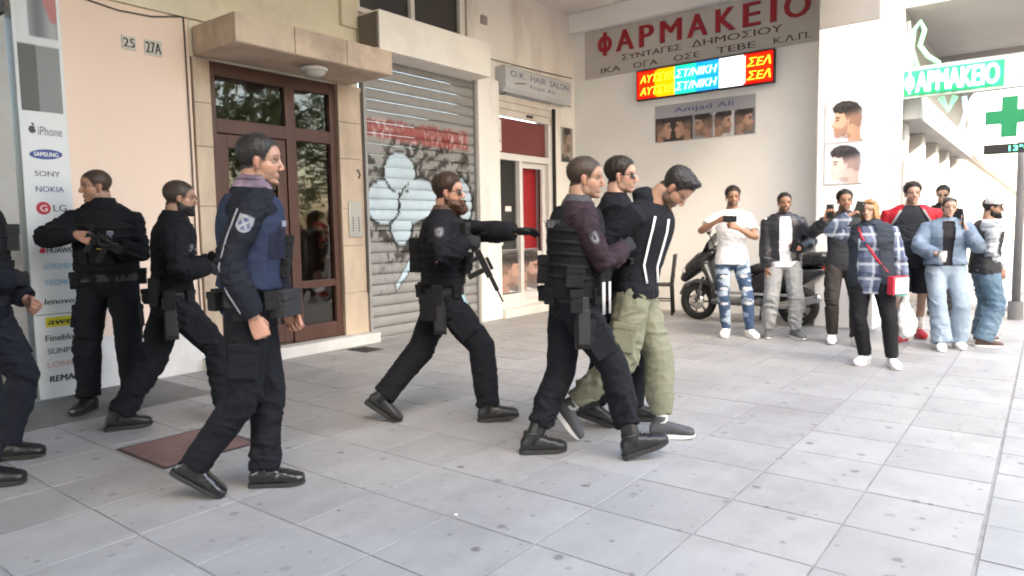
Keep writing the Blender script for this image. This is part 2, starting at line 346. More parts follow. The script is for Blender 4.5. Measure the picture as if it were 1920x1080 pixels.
M_CANOPY = mat('canopy_marble', (0.50, 0.39, 0.30), 0.6, var=0.20, scale=3.5, bump=0.2, dirt=(0.27, 0.19, 0.145), dirt_amt=0.8, dirt_scale=1.6)
M_CEIL = mat('ceiling_paint', (0.76, 0.73, 0.70), 0.9, var=0.05, scale=0.8, dirt=(0.5, 0.46, 0.43), dirt_amt=0.4)
M_STEP = mat('step_marble', (0.60, 0.59, 0.57), 0.5, var=0.1, scale=4, dirt=(0.4, 0.38, 0.35), dirt_amt=0.5)
M_BROWN = mat('door_paint', (0.088, 0.040, 0.029), 0.4, var=0.15, scale=6, bump=0.05, bscale=60, stretch=(1, 1, .2))
M_GLASS = glass_mat('door_glass', (0.62, 0.58, 0.52), 0.055)
M_WIN = glass_mat('window_glass', (0.35, 0.34, 0.26), 0.10)
M_STEEL = mat('brushed_steel', (0.55, 0.54, 0.52), 0.35, metal=0.9, var=0.05)
M_ALU = mat('grey_aluminium', (0.33, 0.32, 0.31), 0.5, metal=0.3, var=0.1, scale=4)
M_WFRAME = mat('white_frame', (0.70, 0.68, 0.65), 0.45, var=0.06, scale=4, bump=0.05)
M_BLACK = mat('black_plastic', (0.015, 0.015, 0.016), 0.45, var=0.1)
M_DARKIN = mat('dark_interior', (0.075, 0.06, 0.05), 0.9)
bld = empty('corner_building', (-6.6, 5, 0), label='corner apartment building with peach and white walls, shopfronts and a ground floor arcade', cat='building')
def B(name, x0, x1, y0, y1, z0, z1, m, bev=0.004, parent=None):
    o = box(name, x0, x1, y0, y1, z0, z1, m, parent or bld, bev)
    if parent is None: o.matrix_parent_inverse = bld.matrix_world.inverted()
    return o
bpy.context.view_layer.update()
B('wall', -6.9, -6.6, 2.38, 3.545, 0.0, 3.40, M_PEACH)
B('plinth', -6.6, -6.588, 2.40, 3.54, 0.0, 0.46, M_PLINTH, 0.003)
B('wall', -6.9, -6.6, -4.0, 2.378, 3.16, 3.40, M_PEACH)
B('lintel_band', -6.9, -6.57, -4.0, 5.60, 3.402, 3.72, M_CREAM)
B('wall', -6.9, -6.6, -4.0, 5.60, 3.722, CZ, M_CREAM)
B('pilaster', -6.6, -6.545, 5.36, 5.598, 3.724, CZ-.002, M_CREAM)
B('wall', -6.9, -6.6, 3.547, 5.6, 3.05, 3.40, M_CREAM)
# travertine pillars in courses
for (y0, y1) in ((3.55, 3.72), (5.27, 5.62)):
    p = B('pillar', -6.85, -6.60, y0+.003, y1-.003, 0.0, 3.05, M_TRAV, 0.002)
    zs = [0.12, 0.62, 1.18, 1.62, 2.2, 2.62, 3.05]
    for a, b in zip(zs[:-1], zs[1:]):
        o = B('stone', -6.60, -6.565+random.uniform(-.004, .004), y0, y1, a+.002, b-.002, M_TRAV, 0.004, p)
B('step', -6.6, -6.40, 3.50, 5.66, 0.0, 0.125, M_STEP, 0.012)
cp = B('door_canopy', -6.58, -5.85, 3.57, 5.46, 3.062, 3.33, M_CANOPY, 0.01)
for k in range(3): B('facing_slab', -5.849, -5.838, 3.572+k*.63, 3.572+k*.63+.622, 3.07, 3.322, M_CANOPY, 0.003, cp)
# round ceiling lamp under the canopy
lc = AT(572, 122, 6.6)
V, F = lathe([(0.001, 0.0), (.10, 0), (.135, -.012), (.14, -.03), (.13, -.045), (.118, -.045)], 24)
lp = tag(MB().add(V+np.array([-6.12, 4.62, 3.061]), F).build('ceiling_lamp', M_WFRAME, None, smooth=True), 'round frosted lamp fixed under the marble door canopy', 'lamp')
V, F = lathe([(.116, -.043), (.11, -.07), (.08, -.10), (.04, -.115), (.001, -.118)], 24)
MB().add(V+np.array([-6.12, 4.62, 3.061]), F).build('glass_bowl', mat('frosted_glass', (.42, .40, .36), .25, var=.1, spec=.6), lp, smooth=True)
# entrance door
ent = MB()
for a in ((3.722, 3.80, .125, 3.05), (5.19, 5.268, .125, 3.05), (4.60, 4.72, .125, 3.05)): ent.box(-6.72, -6.62, a[0], a[1], a[2], a[3])
for a in ((3.802, 4.598, 2.92, 3.05), (4.722, 5.188, 2.92, 3.05), (3.802, 4.598, 2.36, 2.50), (4.722, 5.188, 2.36, 2.50), (4.722, 5.188, .126, .30), (4.722, 5.188, .72, .80)): ent.box(-6.718, -6.622, *a)
ent = ent.build('entrance_door', M_BROWN, bld, 0.006); ent.matrix_parent_inverse = bld.matrix_world.inverted()
leaf = MB()
for a in ((3.806, 3.92, .14, 2.352), (4.48, 4.594, .14, 2.352), (3.921, 4.479, 2.22, 2.352), (3.921, 4.479, .14, .34), (3.921, 4.479, .88, .98)): leaf.box(-6.70, -6.640, *a)
leaf.build('door_leaf', M_BROWN, ent, 0.008)
for a in ((3.80, 4.60, 2.50, 2.92), (4.72, 5.19, 2.50, 2.92), (4.72, 5.19, .80, 2.36), (4.72, 5.19, .30, .72), (3.92, 4.48, .98, 2.22), (3.92, 4.48, .34, .88)):
    MB().box(-6.674, -6.668, a[0], a[1], a[2], a[3]).build('pane', M_GLASS, ent)
hd = MB().ell((-6.60, 4.53, 1.16), (.028, .028, .028)).cyl((-6.64, 4.53, 1.16), (-6.605, 4.53, 1.16), .01); hd.box(-6.640, -6.634, 4.515, 4.545, 1.0, 1.24); hd.build('handle', M_STEEL, ent, smooth=True)
hall = MB(); 
for a in ((-9.2, -6.9, 3.5, 3.54, 0, 3.05), (-9.2, -6.9, 5.45, 5.49, 0, 3.05), (-9.2, -9.16, 3.541, 5.449, 0, 3.05), (-9.16, -6.9, 3.541, 5.449, 3.0, 3.05), (-9.16, -6.72, 3.541, 5.449, .06, .12)): hall.box(*a)
o = hall.build('entrance_hall', mat('hall_wall', (.42, .34, .27), .7), bld); o.matrix_parent_inverse = bld.matrix_world.inverted()
o = MB().box(-8.3, -7.9, 3.6, 4.5, .12, 1.0).build('hall_cabinet', mat('hall_red', (.35, .03, .02), .5), bld, .01); o.matrix_parent_inverse = bld.matrix_world.inverted()
# door bell panel on the pillar
bp_ = tag(box('bell_panel', -6.56, -6.545, 5.36, 5.55, 1.28, 1.70, M_STEEL, None, 0.004), 'steel doorbell panel on the stone pillar beside the brown door', 'doorbell panel')
for k in range(2):
    for q in range(6): MB().cyl((-6.545, 5.41+k*.09, 1.36+q*.03), (-6.541, 5.41+k*.09, 1.36+q*.03), .008, n=10).build('button', M_BLACK, bp_)
# house numbers
for (txt, y0, y1, z0, z1, lab) in (('25', 2.925, 3.045, 3.005, 3.125, 'small enamel house number plate reading 25'), ('27A', 3.12, 3.28, 2.99, 3.13, 'larger enamel house number plate reading 27A')):
    pl = tag(box('number_plate', -6.598, -6.59, y0, y1, z0, z1, mat('enamel', (.55, .52, .47), .4, var=.2, scale=20), None, .002), lab, 'house number')
    text('digits', txt, PX(0), y0+.012, y1-.012, z0+.02, z1-.02, -6.59, mat('digit_black', (.02, .02, .02), .5), pl, bold=.03)
# roller shutter with graffiti
SH0, SH1 = 5.66, 7.665
sf = MB().box(-6.62, -6.53, 5.622, 5.659, 0.0, 3.6)
shut = sf.build('roller_shutter', M_ALU, bld, .004); shut.matrix_parent_inverse = bld.matrix_world.inverted()
M_SLAT = mat('galvanised_slat', (1, 1, 1), 0.62, var=0.10, scale=2.2, bump=0.08, bscale=50, metal=0.08, attr=True, dirt=(.20, .185, .17), dirt_amt=.35, dirt_scale=1.4)
def graffiti(y, z):
    P = np.stack([y*3, z*3, np.zeros_like(y)], 1); base = np.array([.30, .292, .282]); C = np.tile(base, (len(y), 1))
    def mixin(mask, col): 
        nonlocal C
        C = C*(1-mask[:, None])+np.array(col)*mask[:, None]
    # dark hatching around the piece: streaky horizontal strokes
    dx, dz = (y-6.62)/1.10, (z-1.74)/0.98; e = np.sqrt(dx**2+dz**2)
    st = fbm(np.stack([y*8.0+z*3+.8*vnoise(P*3, 41), z*15-y*7+.8*vnoise(P*3+5, 42), np.zeros_like(y)], 1), 2, 11); mixin(sst(-.16, .02, st)*sst(1.0, .8, e+.25*vnoise(P*2, 3))*0.95, (.040, .034, .029))
    def blob(cy, cz, ry, rz, rot=0.0):
        c, s = math.cos(rot), math.sin(rot); a = (y-cy)*c+(z-cz)*s; b = -(y-cy)*s+(z-cz)*c; return np.sqrt((a/ry)**2+(b/rz)**2)-1
    d = np.full(len(y), 9.0)
    for q in ((6.22, 2.08, .27, .25, 0), (5.93, 1.70, .275, .27, 0), (6.52, 1.74, .36, .26, .5), (6.22, 1.42, .18, .25, 0), (7.36, 1.72, .24, .34, 0), (6.95, 1.62, .35, .30, 0)):
        d = np.minimum(d, blob(*q)*q[2])
    mixin(sst(.045, .02, d), (.02, .02, .022)); mixin(sst(.004, -.012, d), (.50, .60, .67))
    for q in ((6.22, 2.08, .27, .25, 0, 2.6, 5.3), (5.93, 1.70, .275, .27, 0, 4.0, 6.4), (6.52, 1.74, .36, .26, .5, 2.2, 3.6)):     # inner outlines
        r = np.abs(blob(*q[:5]))*q[2]; an = np.mod(np.arctan2(z-q[1], y-q[0]), 2*math.pi); k = ((an > q[5]) & (an < q[6])).astype(float); mixin(sst(.022, .010, r)*k, (.02, .02, .022))
    # pale wedge at the foot and small tags
    tri = np.maximum.reduce([(z-.98), -(z-.62-(y-6.12)*1.0), (z-.66-(y-6.12)*1.25)-.02]); w = sst(.015, 0, tri)*(y > 6.1)*(y < 6.6); mixin(sst(.05, .02, tri)*(y > 6.08)*(y < 6.62), (.05, .05, .05)); mixin(w, (.52, .68, .76))
    sc = np.abs(fbm(np.stack([y*9, z*6, np.ones_like(y)], 1), 2, 21)); mixin(sst(.07, .03, sc)*sst(.25, .15, np.abs(y-5.88))*sst(.24, .16, np.abs(z-.72))*.8, (.06, .06, .06))
    # red tag band
    zc = 2.60-.012*(y-5.7); yy = np.abs((y-6.62)/.93); band = sst(.135, .105, np.abs(z-zc)+.03*vnoise(P*4, 9))*sst(1.02, .98, yy)
    mixin(band*.85, (.33, .065, .06)); wr = np.abs(fbm(np.stack([y*10+3*z, z*9, np.full_like(y, 3.3)], 1), 2, 31)); mixin(band*sst(.10, .05, wr)*.85, (.60, .45, .43))
    return C
nsl = 26; sh_h = 3.46/nsl
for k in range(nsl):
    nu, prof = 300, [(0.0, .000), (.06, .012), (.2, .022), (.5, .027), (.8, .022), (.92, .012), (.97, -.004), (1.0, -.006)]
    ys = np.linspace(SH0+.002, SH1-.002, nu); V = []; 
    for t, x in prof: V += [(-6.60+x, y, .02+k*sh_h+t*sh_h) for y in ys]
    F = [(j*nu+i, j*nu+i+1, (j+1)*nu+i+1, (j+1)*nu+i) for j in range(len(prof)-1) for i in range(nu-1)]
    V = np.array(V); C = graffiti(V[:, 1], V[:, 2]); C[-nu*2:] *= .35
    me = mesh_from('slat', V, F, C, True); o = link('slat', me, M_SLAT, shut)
B('guide_rail', -6.62, -6.53, 7.667, 7.70, 0.0, 3.47, M_ALU, .004, shut)
B('bottom_rail', -6.60, -6.555, SH0+.003, SH1-.003, .0, .018, M_ALU, .004, shut)
B('wall', -6.9, -6.63, 5.622, 7.7, 3.48, 3.94, M_WHITE)
c2 = MB().box(-6.6, -6.19, 5.60, 7.62, 3.44, 3.89).build('shutter_canopy', mat('canopy_paint', (.86, .82, .765), .7, var=.04, scale=2, dirt=(.62, .56, .49), dirt_amt=.35), bld, .006); c2.matrix_parent_inverse = bld.matrix_world.inverted()
B('recess_box', -6.52, -6.2, 5.57, 5.597, 3.47, 3.86, mat('grey_concrete', (.16, .14, .125), .9), .004, c2)
# upper window
uw = MB()
for a in ((5.60, 5.66, 3.95, CZ-.01), (6.50, 6.57, 3.95, CZ-.01), (7.44, 7.55, 3.95, CZ-.01)): uw.box(-6.68, -6.58, *a)
uw.box(-6.68, -6.585, 5.661, 6.499, 3.95, 4.01).box(-6.68, -6.585, 6.571, 7.439, 3.95, 4.01)
uw = uw.build('mezzanine_window', M_WFRAME, bld, .006); uw.matrix_parent_inverse = bld.matrix_world.inverted()
MB().box(-6.64, -6.634, 5.66, 6.50, 4.01, CZ).build('pane', M_WIN, uw); MB().box(-6.64, -6.634, 6.57, 7.44, 4.01, CZ).build('pane', M_WIN, uw)
o = MB().box(-7.6, -7.55, 5.4, 7.7, 3.94, CZ).box(-7.55, -6.9, 5.4, 7.7, 3.9, 3.94).build('mezzanine_room', mat('olive_wall', (.17, .155, .10), .9), bld); o.matrix_parent_inverse = bld.matrix_world.inverted()
# white pillar, upper wall, salon surround
B('pillar', -6.9, -6.50, 7.702, 8.18, 0.0, 3.52, M_WHITE, .012)
B('wall', -6.9, -6.6, 7.555, 10.7, 3.40, CZ, M_WHITE)
B('pilaster', -6.6, -6.56, 7.57, 7.72, 3.93, CZ-.004, M_WHITE)
B('vent_box', -6.6, -6.56, 7.90, 8.02, 4.30, 4.42, mat('vent_grey', (.35, .32, .3), .7), .006)
B('wall', -6.9, -6.6, 9.66, 10.7, 0.0, 3.40, M_WHITE)
B('wall', -6.9, -2.5, WY, WY+.3, 0.0, CZ, M_WALL2)
B('ceiling', -9.3, -1.70, -14, WY+.3, CZ+.002, CZ+.35, M_CEIL, .01)
B('beam_or_pier_shade', -6.598, -2.5, WY-.16, WY-.002, 4.64, CZ, M_WALL2, .01)
B('beam_or_pier_shade', -6.598, -1.9, 2.0, 2.35, 4.62, CZ, M_CEIL, .01)
B('upper_storeys', -14, -1.70, -14, 9.58, CZ+.36, 17, M_WHITE, .01)
# arcade pier at the corner its top greyed for the slab's shade
B('pier', -2.42, -1.72, 9.60, 11.38, 0.0, 3.80, mat('pier_paint', (.80, .79, .78), .7, var=.03, scale=1.5, dirt=(.66, .64, .6), dirt_amt=.3), .02)
B('beam_or_pier_shade', -2.42, -1.722, 9.61, 11.38, 3.802, CZ, mat('pier_shade_grey', (.30, .29, .28), .85, var=.06), .012)  # upper pier in darker grey, standing for the slab's shadow
B('pipe', -1.715, -1.62, 10.55, 10.75, 0.0, 3.55, M_WHITE, .04)
# hair salon front
sl = MB()
for a in ((8.19, 8.26, .0, 3.04), (9.56, 9.655, .0, 3.04), (8.76, 8.84, .0, 2.42)): sl.box(-6.68, -6.58, *a)
sl.box(-6.678, -6.582, 8.261, 9.559, 2.40, 2.50); sl.box(-6.70, -6.45, 8.19, 9.655, 0.0, .13); sl.box(-6.678, -6.582, 8.261, 8.759, .132, .34)
sal = sl.build('salon_front', M_WFRAME, bld, .006); sal.matrix_parent_inverse = bld.matrix_world.inverted()
MB().box(-6.66, -6.652, 8.26, 8.76, .34, 2.40).build('pane', glass_mat('salon_glass', (.8, .8, .8), .06), sal)
M_RED = mat('red_panel', (.36, .022, .026), .45, var=.1, scale=3)
MB().box(-6.66, -6.65, 8.26, 9.56, 2.50, 3.04).build('transom_panel', mat('dull_red', (.17, .045, .042), .3, var=.12), sal)
MB().box(-6.648, -6.644, 8.262, 8.40, 2.53, 3.0).build('transom_sticker', mat('sticker', (.72, .7, .67), .6), sal)
text('sticker_letter', 'K', PX(0), 8.29, 8.38, 2.66, 2.86, -6.644, M_BLACK, sal)
lf = MB()
for a in ((8.842, 8.90, .132, 2.398), (9.47, 9.558, .132, 2.398), (8.901, 9.469, 2.31, 2.398), (8.901, 9.469, .132, .22)): lf.box(-6.70, -6.655, *a)
lf.build('door_leaf', M_WFRAME, sal, .005)
MB().box(-6.84, -6.82, 8.80, 9.655, .0, 2.4).build('red_partition', M_RED, sal, .003)
MB().box(-6.819, -6.79, 9.02, 9.05, .95, 1.2).build('partition_handle', M_STEEL, sal, .003)
MB().box(-6.819, -6.805, 9.52, 9.58, .0, 2.4).build('partition_trim', M_WFRAME, sal, .003)
MB().box(-6.680, -6.672, 8.90, 9.47, .22, .98).build('door_panel', mat('door_white', (.66, .64, .62), .5), sal, .003)
MB().box(-6.645, -6.60, 8.86, 8.885, 1.0, 1.2).build('handle', M_STEEL, sal, .004)
for a, m_ in (((8.30, 8.40, 1.10, 1.38), 'sticker'), ((8.47, 8.62, 1.62, 1.70), 'sticker')): MB().box(-6.651, -6.648, *a).build('notice', MATS[m_], sal)
rs = MB(); 
for k in range(3): rs.box(-6.62, -6.575+(k % 2)*.006, 8.22, 9.64, 3.045+k*.11, 3.15+k*.11)
rs.build('rolled_shutter', mat('cream_metal', (.62, .58, .52), .5, metal=.2), sal, .012)
MB().box(-6.57, -6.55, 8.95, 9.10, 3.09, 3.12).build('shutter_pull', M_BLACK, sal)
o = MB().box(-8.2, -8.15, 8.1, 9.7, 0, 3.1).box(-8.15, -6.9, 8.1, 8.14, 0, 3.1).box(-8.15, -6.9, 8.1, 9.7, 3.05, 3.1).build('salon_room', mat('salon_wall', (.35, .2, .18), .8), bld); o.matrix_parent_inverse = bld.matrix_world.inverted()
# thin cable stubs on the facade
MB().tube([(-6.5, 8.19, 3.34), (-6.45, 8.22, 3.33), (-6.44, 8.26, 3.36)], .012).build('cable_stub', M_BLACK, sal)
B('dark_post', -6.57, -6.52, 9.655, 9.69, 0.0, 3.30, M_BLACK, .003)
cloth_awn = mat('awning_cloth', (.03, .03, .034), .9)
# phone shop edge at the far left
B('shop_post', -6.66, -6.40, 1.80, 1.985, 0.0, 3.16, M_ALU, .006)
B('shop_door', -6.66, -6.60, .4, 1.79, 0.0, 3.16, M_BROWN, .01)
B('awning_box', -6.6, -6.2, .6, 1.93, 3.0, 3.14, M_BLACK, .01)
aw = tag(MB().add(*prism([(-6.58, 3.16), (-2.3, 3.02), (-2.3, 3.06), (-6.58, 3.24)], -1.88, 6.0, Matrix([[1, 0, 0, 0], [0, 0, -1, 0], [0, 1, 0, 0], [0, 0, 0, 1]]))).build('shop_awning', cloth_awn, None, .006), 'dark awning stretched out above the phone shop entrance', 'awning')
MB().box(-2.33, -2.29, -6.0, 1.88, 2.86, 3.015).build('valance', cloth_awn, aw, .006)

# cables and fixings on the old facade
for k, pts in enumerate(([(-6.59, 2.6, 3.37), (-6.585, 2.9, 3.33), (-6.585, 3.2, 3.34), (-6.58, 3.56, 3.42)], [(-6.59, 3.50, 3.40), (-6.585, 3.505, 2.2), (-6.585, 3.50, 1.2), (-6.585, 3.51, .5)], [(-6.59, 7.62, 4.0), (-6.49, 8.0, 3.80), (-6.585, 8.3, 3.84), (-6.585, 9.2, 3.86), (-6.585, 10.3, 3.90)], [(-6.56, 5.60, 3.0), (-6.555, 5.61, 2.0), (-6.55, 5.605, .6)])):
    o = MB().tube(pts, .007, 6).build('cable', mat('cable_grey', (.12, .11, .10), .6), bld, smooth=True); o.matrix_parent_inverse = bld.matrix_world.inverted()
for (y, z) in ((3.46, 1.72), (5.50, 2.05)):
    o = MB().tube([(-6.6, y, z), (-6.55, y+.02, z+.03), (-6.55, y+.05, z-.03), (-6.56, y+.03, z-.07)], .008, 6).build('hook', M_BLACK, bld, smooth=True); o.matrix_parent_inverse = bld.matrix_world.inverted()
# ------------------------------------------------------------------ signs on the corner building
M_PRINT = mat('printed_vinyl', (1, 1, 1), .45, var=.04, scale=4, bump=.03, attr=True, spec=.4)
M_SIGNW = mat('sign_white', (.66, .68, .70), .4, var=.04, scale=2, dirt=(.5, .5, .5), dirt_amt=.25)
SX = -6.40
st = tag(box('brand_sign_column', -6.58, SX, 2.03, 2.372, 0.03, 3.30, M_SIGNW, None, .008), 'tall white sign column listing phone brands beside the peach wall', 'sign')
def inks(c, nm): return mat('ink_'+nm, c, .45, var=.05)
K_, GR, BL, LB = inks((.03, .03, .032), 'black'), inks((.12, .12, .125), 'grey'), inks((.03, .06, .25), 'blue'), inks((.30, .52, .66), 'pale_blue')
RD = inks((.45, .03, .06), 'red'); YE = inks((.62, .56, .03), 'yellow'); PK = inks((.55, .33, .30), 'pink'); WHT = inks((.75, .76, .78), 'white'); DB = inks((.10, .10, .22), 'navy')
P0 = PX(0)
def lab(txt, y0, y1, z0, z1, m_, **k): return text('lettering', txt, P0, y0, y1, z0, z1, SX, m_, st, thick=.003, **k)
def disc(cy, cz, ry, rz, w, m_, n=28, rot=0.0, par=None, plane=None):
    V = [(cy+ry*math.cos(2*math.pi*i/n)*math.cos(rot)-rz*math.sin(2*math.pi*i/n)*math.sin(rot), cz+rz*math.sin(2*math.pi*i/n)*math.cos(rot)+ry*math.cos(2*math.pi*i/n)*math.sin(rot)) for i in range(n)]
    v, f = prism(V, w, w+.002, plane or P0); return MB().add(v, f).build('emblem', m_, par or st)
disc(2.115, 2.195, .025, .030, SX, K_); disc(2.142, 2.205, .010, .012, SX+.0025, M_SIGNW); disc(2.122, 2.238, .007, .014, SX, K_, rot=.6)
lab('iPhone', 2.155, 2.325, 2.155, 2.225, GR)
disc(2.20, 2.005, .118, .040, SX, BL, rot=.05); text('lettering', 'SAMSUNG', P0, 2.115, 2.285, 1.988, 2.022, SX+.0025, WHT, st, bold=.03)
lab('SONY', 2.11, 2.29, 1.83, 1.872, GR, bold=.02); lab('NOKIA', 2.11, 2.31, 1.705, 1.75, DB, bold=.02)
disc(2.155, 1.575, .052, .052, SX, RD); text('lettering', 'G', P0, 2.13, 2.18, 1.55, 1.60, SX+.0025, WHT, st); lab('LG', 2.225, 2.32, 1.55, 1.605, GR, bold=.03)
lab('htc', 2.12, 2.30, 1.37, 1.42, K_, bold=.03)
disc(2.125, 1.235, .022, .022, SX, RD); lab('HUAWEI', 2.155, 2.35, 1.215, 1.258, K_, bold=.03)
lab('mTREND', 2.12, 2.32, 1.085, 1.13, LB, bold=.03); lab('TECNO', 2.12, 2.32, .955, 1.0, LB, bold=.03); lab('lenovo', 2.11, 2.33, .80, .845, K_, bold=.04, shear=.15)
MB().box(SX, SX+.003, 2.035, 2.368, .716, .722).build('seam', GR, st)
MB().box(SX, SX+.002, 2.11, 2.35, .615, .695).build('yellow_field', YE, st); text('lettering', 'awei', P0, 2.125, 2.335, .635, .68, SX+.0025, K_, st, bold=.04, shear=.2)
lab('Fineblue', 2.10, 2.34, .50, .55, K_, bold=.02); lab('SUNPIN', 2.11, 2.34, .395, .44, GR, bold=.02); lab('LONGI', 2.10, 2.33, .285, .33, PK, bold=.02); lab('REMAX', 2.11, 2.34, .165, .215, K_, bold=.05, shear=.1)
def panel_pic(u, v):
    C = np.tile(np.array([.60, .62, .65]), (len(u), 1)); k = (v < .55)[:, None]*1.0
    d = np.where((u < .42)[:, None], np.array([.075, .075, .075]), np.array([.20, .21, .215])); C = C*(1-k)+d*k
    r = ((u > .3)*(v > .62))[:, None]; C = np.where(r, np.array([.22, .23, .25])+.1*np.sin(u*9)[:, None], C); return np.where(((u > .55)*(v > .75)*(u+v > 1.6))[:, None], np.array([.4, .15, .15]), C)
print_grid('phone_picture', P0, 2.055, 2.345, 2.34, 3.28, SX+.003, panel_pic, 30, 60, M_PRINT, st)

# salon light box
sb = tag(MB().add(*prism([(3.40, -6.60), (3.74, -6.60), (3.76, -6.44), (3.72, -6.40), (3.44, -6.40), (3.38, -6.46)], 8.22, 10.0, Matrix([[0, 1, 0, 0], [0, 0, 1, 0], [1, 0, 0, 0], [0, 0, 0, 1]]))).build('salon_sign', mat('lightbox_grey', (.50, .52, .54), .45, var=.05), None, .006),
         'grey box sign of the hair salon above its red doorway', 'sign')
inks((.12, .11, .20), 'plum')
for t_, a, b in (('O.K.', 8.33, 8.72), ('HAIR', 8.84, 9.25), ('SALON', 9.36, 9.90)): text('lettering', t_, P0, a, b, 3.60, 3.69, -6.40, MATS['ink_plum'], sb, bold=.02)
text('lettering', 'Amjad', P0, 8.80, 9.20, 3.47, 3.55, -6.40, MATS['ink_plum'], sb); text('lettering', 'Ali', P0, 9.28, 9.50, 3.49, 3.55, -6.40, MATS['ink_plum'], sb)
v, f = prism([(8.45, 3.50), (8.70, 3.535), (8.72, 3.55), (8.44, 3.515)], -6.40, -6.397, P0); MB().add(v, f).build('comb_emblem', K_, sb)
# pharmacy sign board on the white wall
PW = PY(WY)
ps = tag(box('pharmacy_sign', -6.36, -2.44, WY-.03, WY-.001, 3.86, 4.62, mat('sign_board', (.50, .485, .46), .6, var=.06, scale=1.3, dirt=(.4, .38, .35), dirt_amt=.4), None, .005), 'long grey pharmacy board with large dark red Greek letters', 'sign')
M_LRED = mat('letter_red', (.33, .018, .03), .5, var=.1); M_LDK = mat('letter_dark', (.085, .045, .045), .5, var=.1)
xs = [(-6.17, -5.83), (-5.72, -5.36), (-5.20, -4.92), (-4.75, -4.37), (-4.22, -3.86), (-3.70, -3.38), (-3.22, -2.97), (-2.84, -2.76), (-2.60, -2.27)]
xs = [(-6.10+(a+6.10)*.935, -6.10+(b+6.10)*.935) for a, b in [(-6.10, -5.82), (-5.72, -5.40), (-5.27, -5.02), (-4.88, -4.52), (-4.40, -4.08), (-3.92, -3.62), (-3.48, -3.23), (-3.06, -2.99), (-2.86, -2.50)]]
def phi(name, M, a, b, z0, z1, w, th, st_, m_, par):
    c, zc, ru, rv = (a+b)/2, (z0+z1)/2, (b-a)/2, (z1-z0)*.36; n = 32; O = [(c+ru*math.cos(2*math.pi*i/n), zc+rv*math.sin(2*math.pi*i/n)) for i in range(n)]; I = [(c+(ru-st_)*math.cos(2*math.pi*i/n), zc+(rv-st_)*math.sin(2*math.pi*i/n)) for i in range(n)]
    V = [(*p_, w) for p_ in O]+[(*p_, w) for p_ in I]+[(*p_, w+th) for p_ in O]+[(*p_, w+th) for p_ in I]; F = []
    for i in range(n):
        j = (i+1) % n; F += [(2*n+i, 2*n+j, 3*n+j, 3*n+i), (i, j, 2*n+j, 2*n+i), (n+j, n+i, 3*n+i, 3*n+j)]
    mb = MB().add([tuple(M @ Vector(v)) for v in V], F); mb.add(*prism([(c-st_/2, z0), (c+st_/2, z0), (c+st_/2, z1), (c-st_/2, z1)], w, w+th+.0008, M)); return mb.build(name, m_, par)
phi('letter', PW, *xs[0], 4.19, 4.57, .03, .02, .062, M_LRED, ps)
for ch, (a, b) in zip('ΑΡΜΑΚΕΙΟ', xs[1:]): text('letter', ch, PW, a, b, 4.22, 4.55, .03, M_LRED, ps, thick=.02, bold=.035)
text('lettering', 'ΣΥΝΤΑΓΕΣ', PW, -5.66, -4.62, 4.07, 4.16, .03, M_LDK, ps, bold=.02); text('lettering', 'ΔΗΜΟΣΙΟΥ', PW, -4.45, -3.10, 4.07, 4.17, .03, M_LDK, ps, bold=.02)
for t_, a, b in (('ΙΚΑ', -6.05, -5.68), ('ΟΓΑ', -5.45, -5.02), ('ΟΣΕ', -4.75, -4.33), ('ΤΕΒΕ', -4.06, -3.48), ('Κ.Λ.Π.', -3.22, -2.72)): text('lettering', t_, PW, a, b, 3.91, 4.0, .03, M_LDK, ps, bold=.02)
# LED moving-message display
led = tag(box('led_display', -5.37, -3.19, WY-.08, WY-.001, 3.37, 3.84, M_BLACK, None, .006), 'lit multicoloured LED message display under the pharmacy board', 'display')
def led_pic(u, v):
    n = len(u); C = np.tile(np.array([.85, .015, .0]), (n, 1))
    def z(a, b, c): C[(u > a) & (u < b)] = c
    z(.14, .30, (.9, .30, .0)); z(.30, .46, (.0, .55, .30)); z(.46, .63, (.0, .22, .75)); z(.63, .815, (1, 1, 1))
    e = ((u < .012) | (u > .985) | (v < .05) | (v > .95)) & ((u < .16) | (u > .8)); C[e] = (.55, .0, .0)
    g = .85+.15*np.sign(np.sin(u*2*math.pi*60)*np.sin(v*2*math.pi*16)); return C*g[:, None]
M_LED = mat('led_face', (1, 1, 1), .5, var=0, bump=0, attr=True, emit=.32)
print_grid('led_face', PW, -5.35, -3.21, 3.39, 3.82, .0815, led_pic, 160, 30, M_LED, led)
M_LO = mat('led_orange', (1.0, .36, .02), .5, var=0, bump=0, emit=.5); M_LC = mat('led_cyan', (.30, .95, 1.0), .5, var=0, bump=0, emit=.5)
for z0 in (3.445, 3.635):
    text('led_text', 'ΑΥΤΣΥΛ', PW, -5.30, -4.72, z0, z0+.125, .083, M_LO, led, bold=.03, shear=.25)
    text('led_text', 'ΣΤ/ΝΙΚΗ', PW, -4.69, -4.03, z0, z0+.125, .083, M_LC, led, bold=.03, shear=.25)
    text('led_text', 'ΣΕΛ', PW, -3.58, -3.24, z0, z0+.125, .083, M_LO, led, bold=.03, shear=.25)
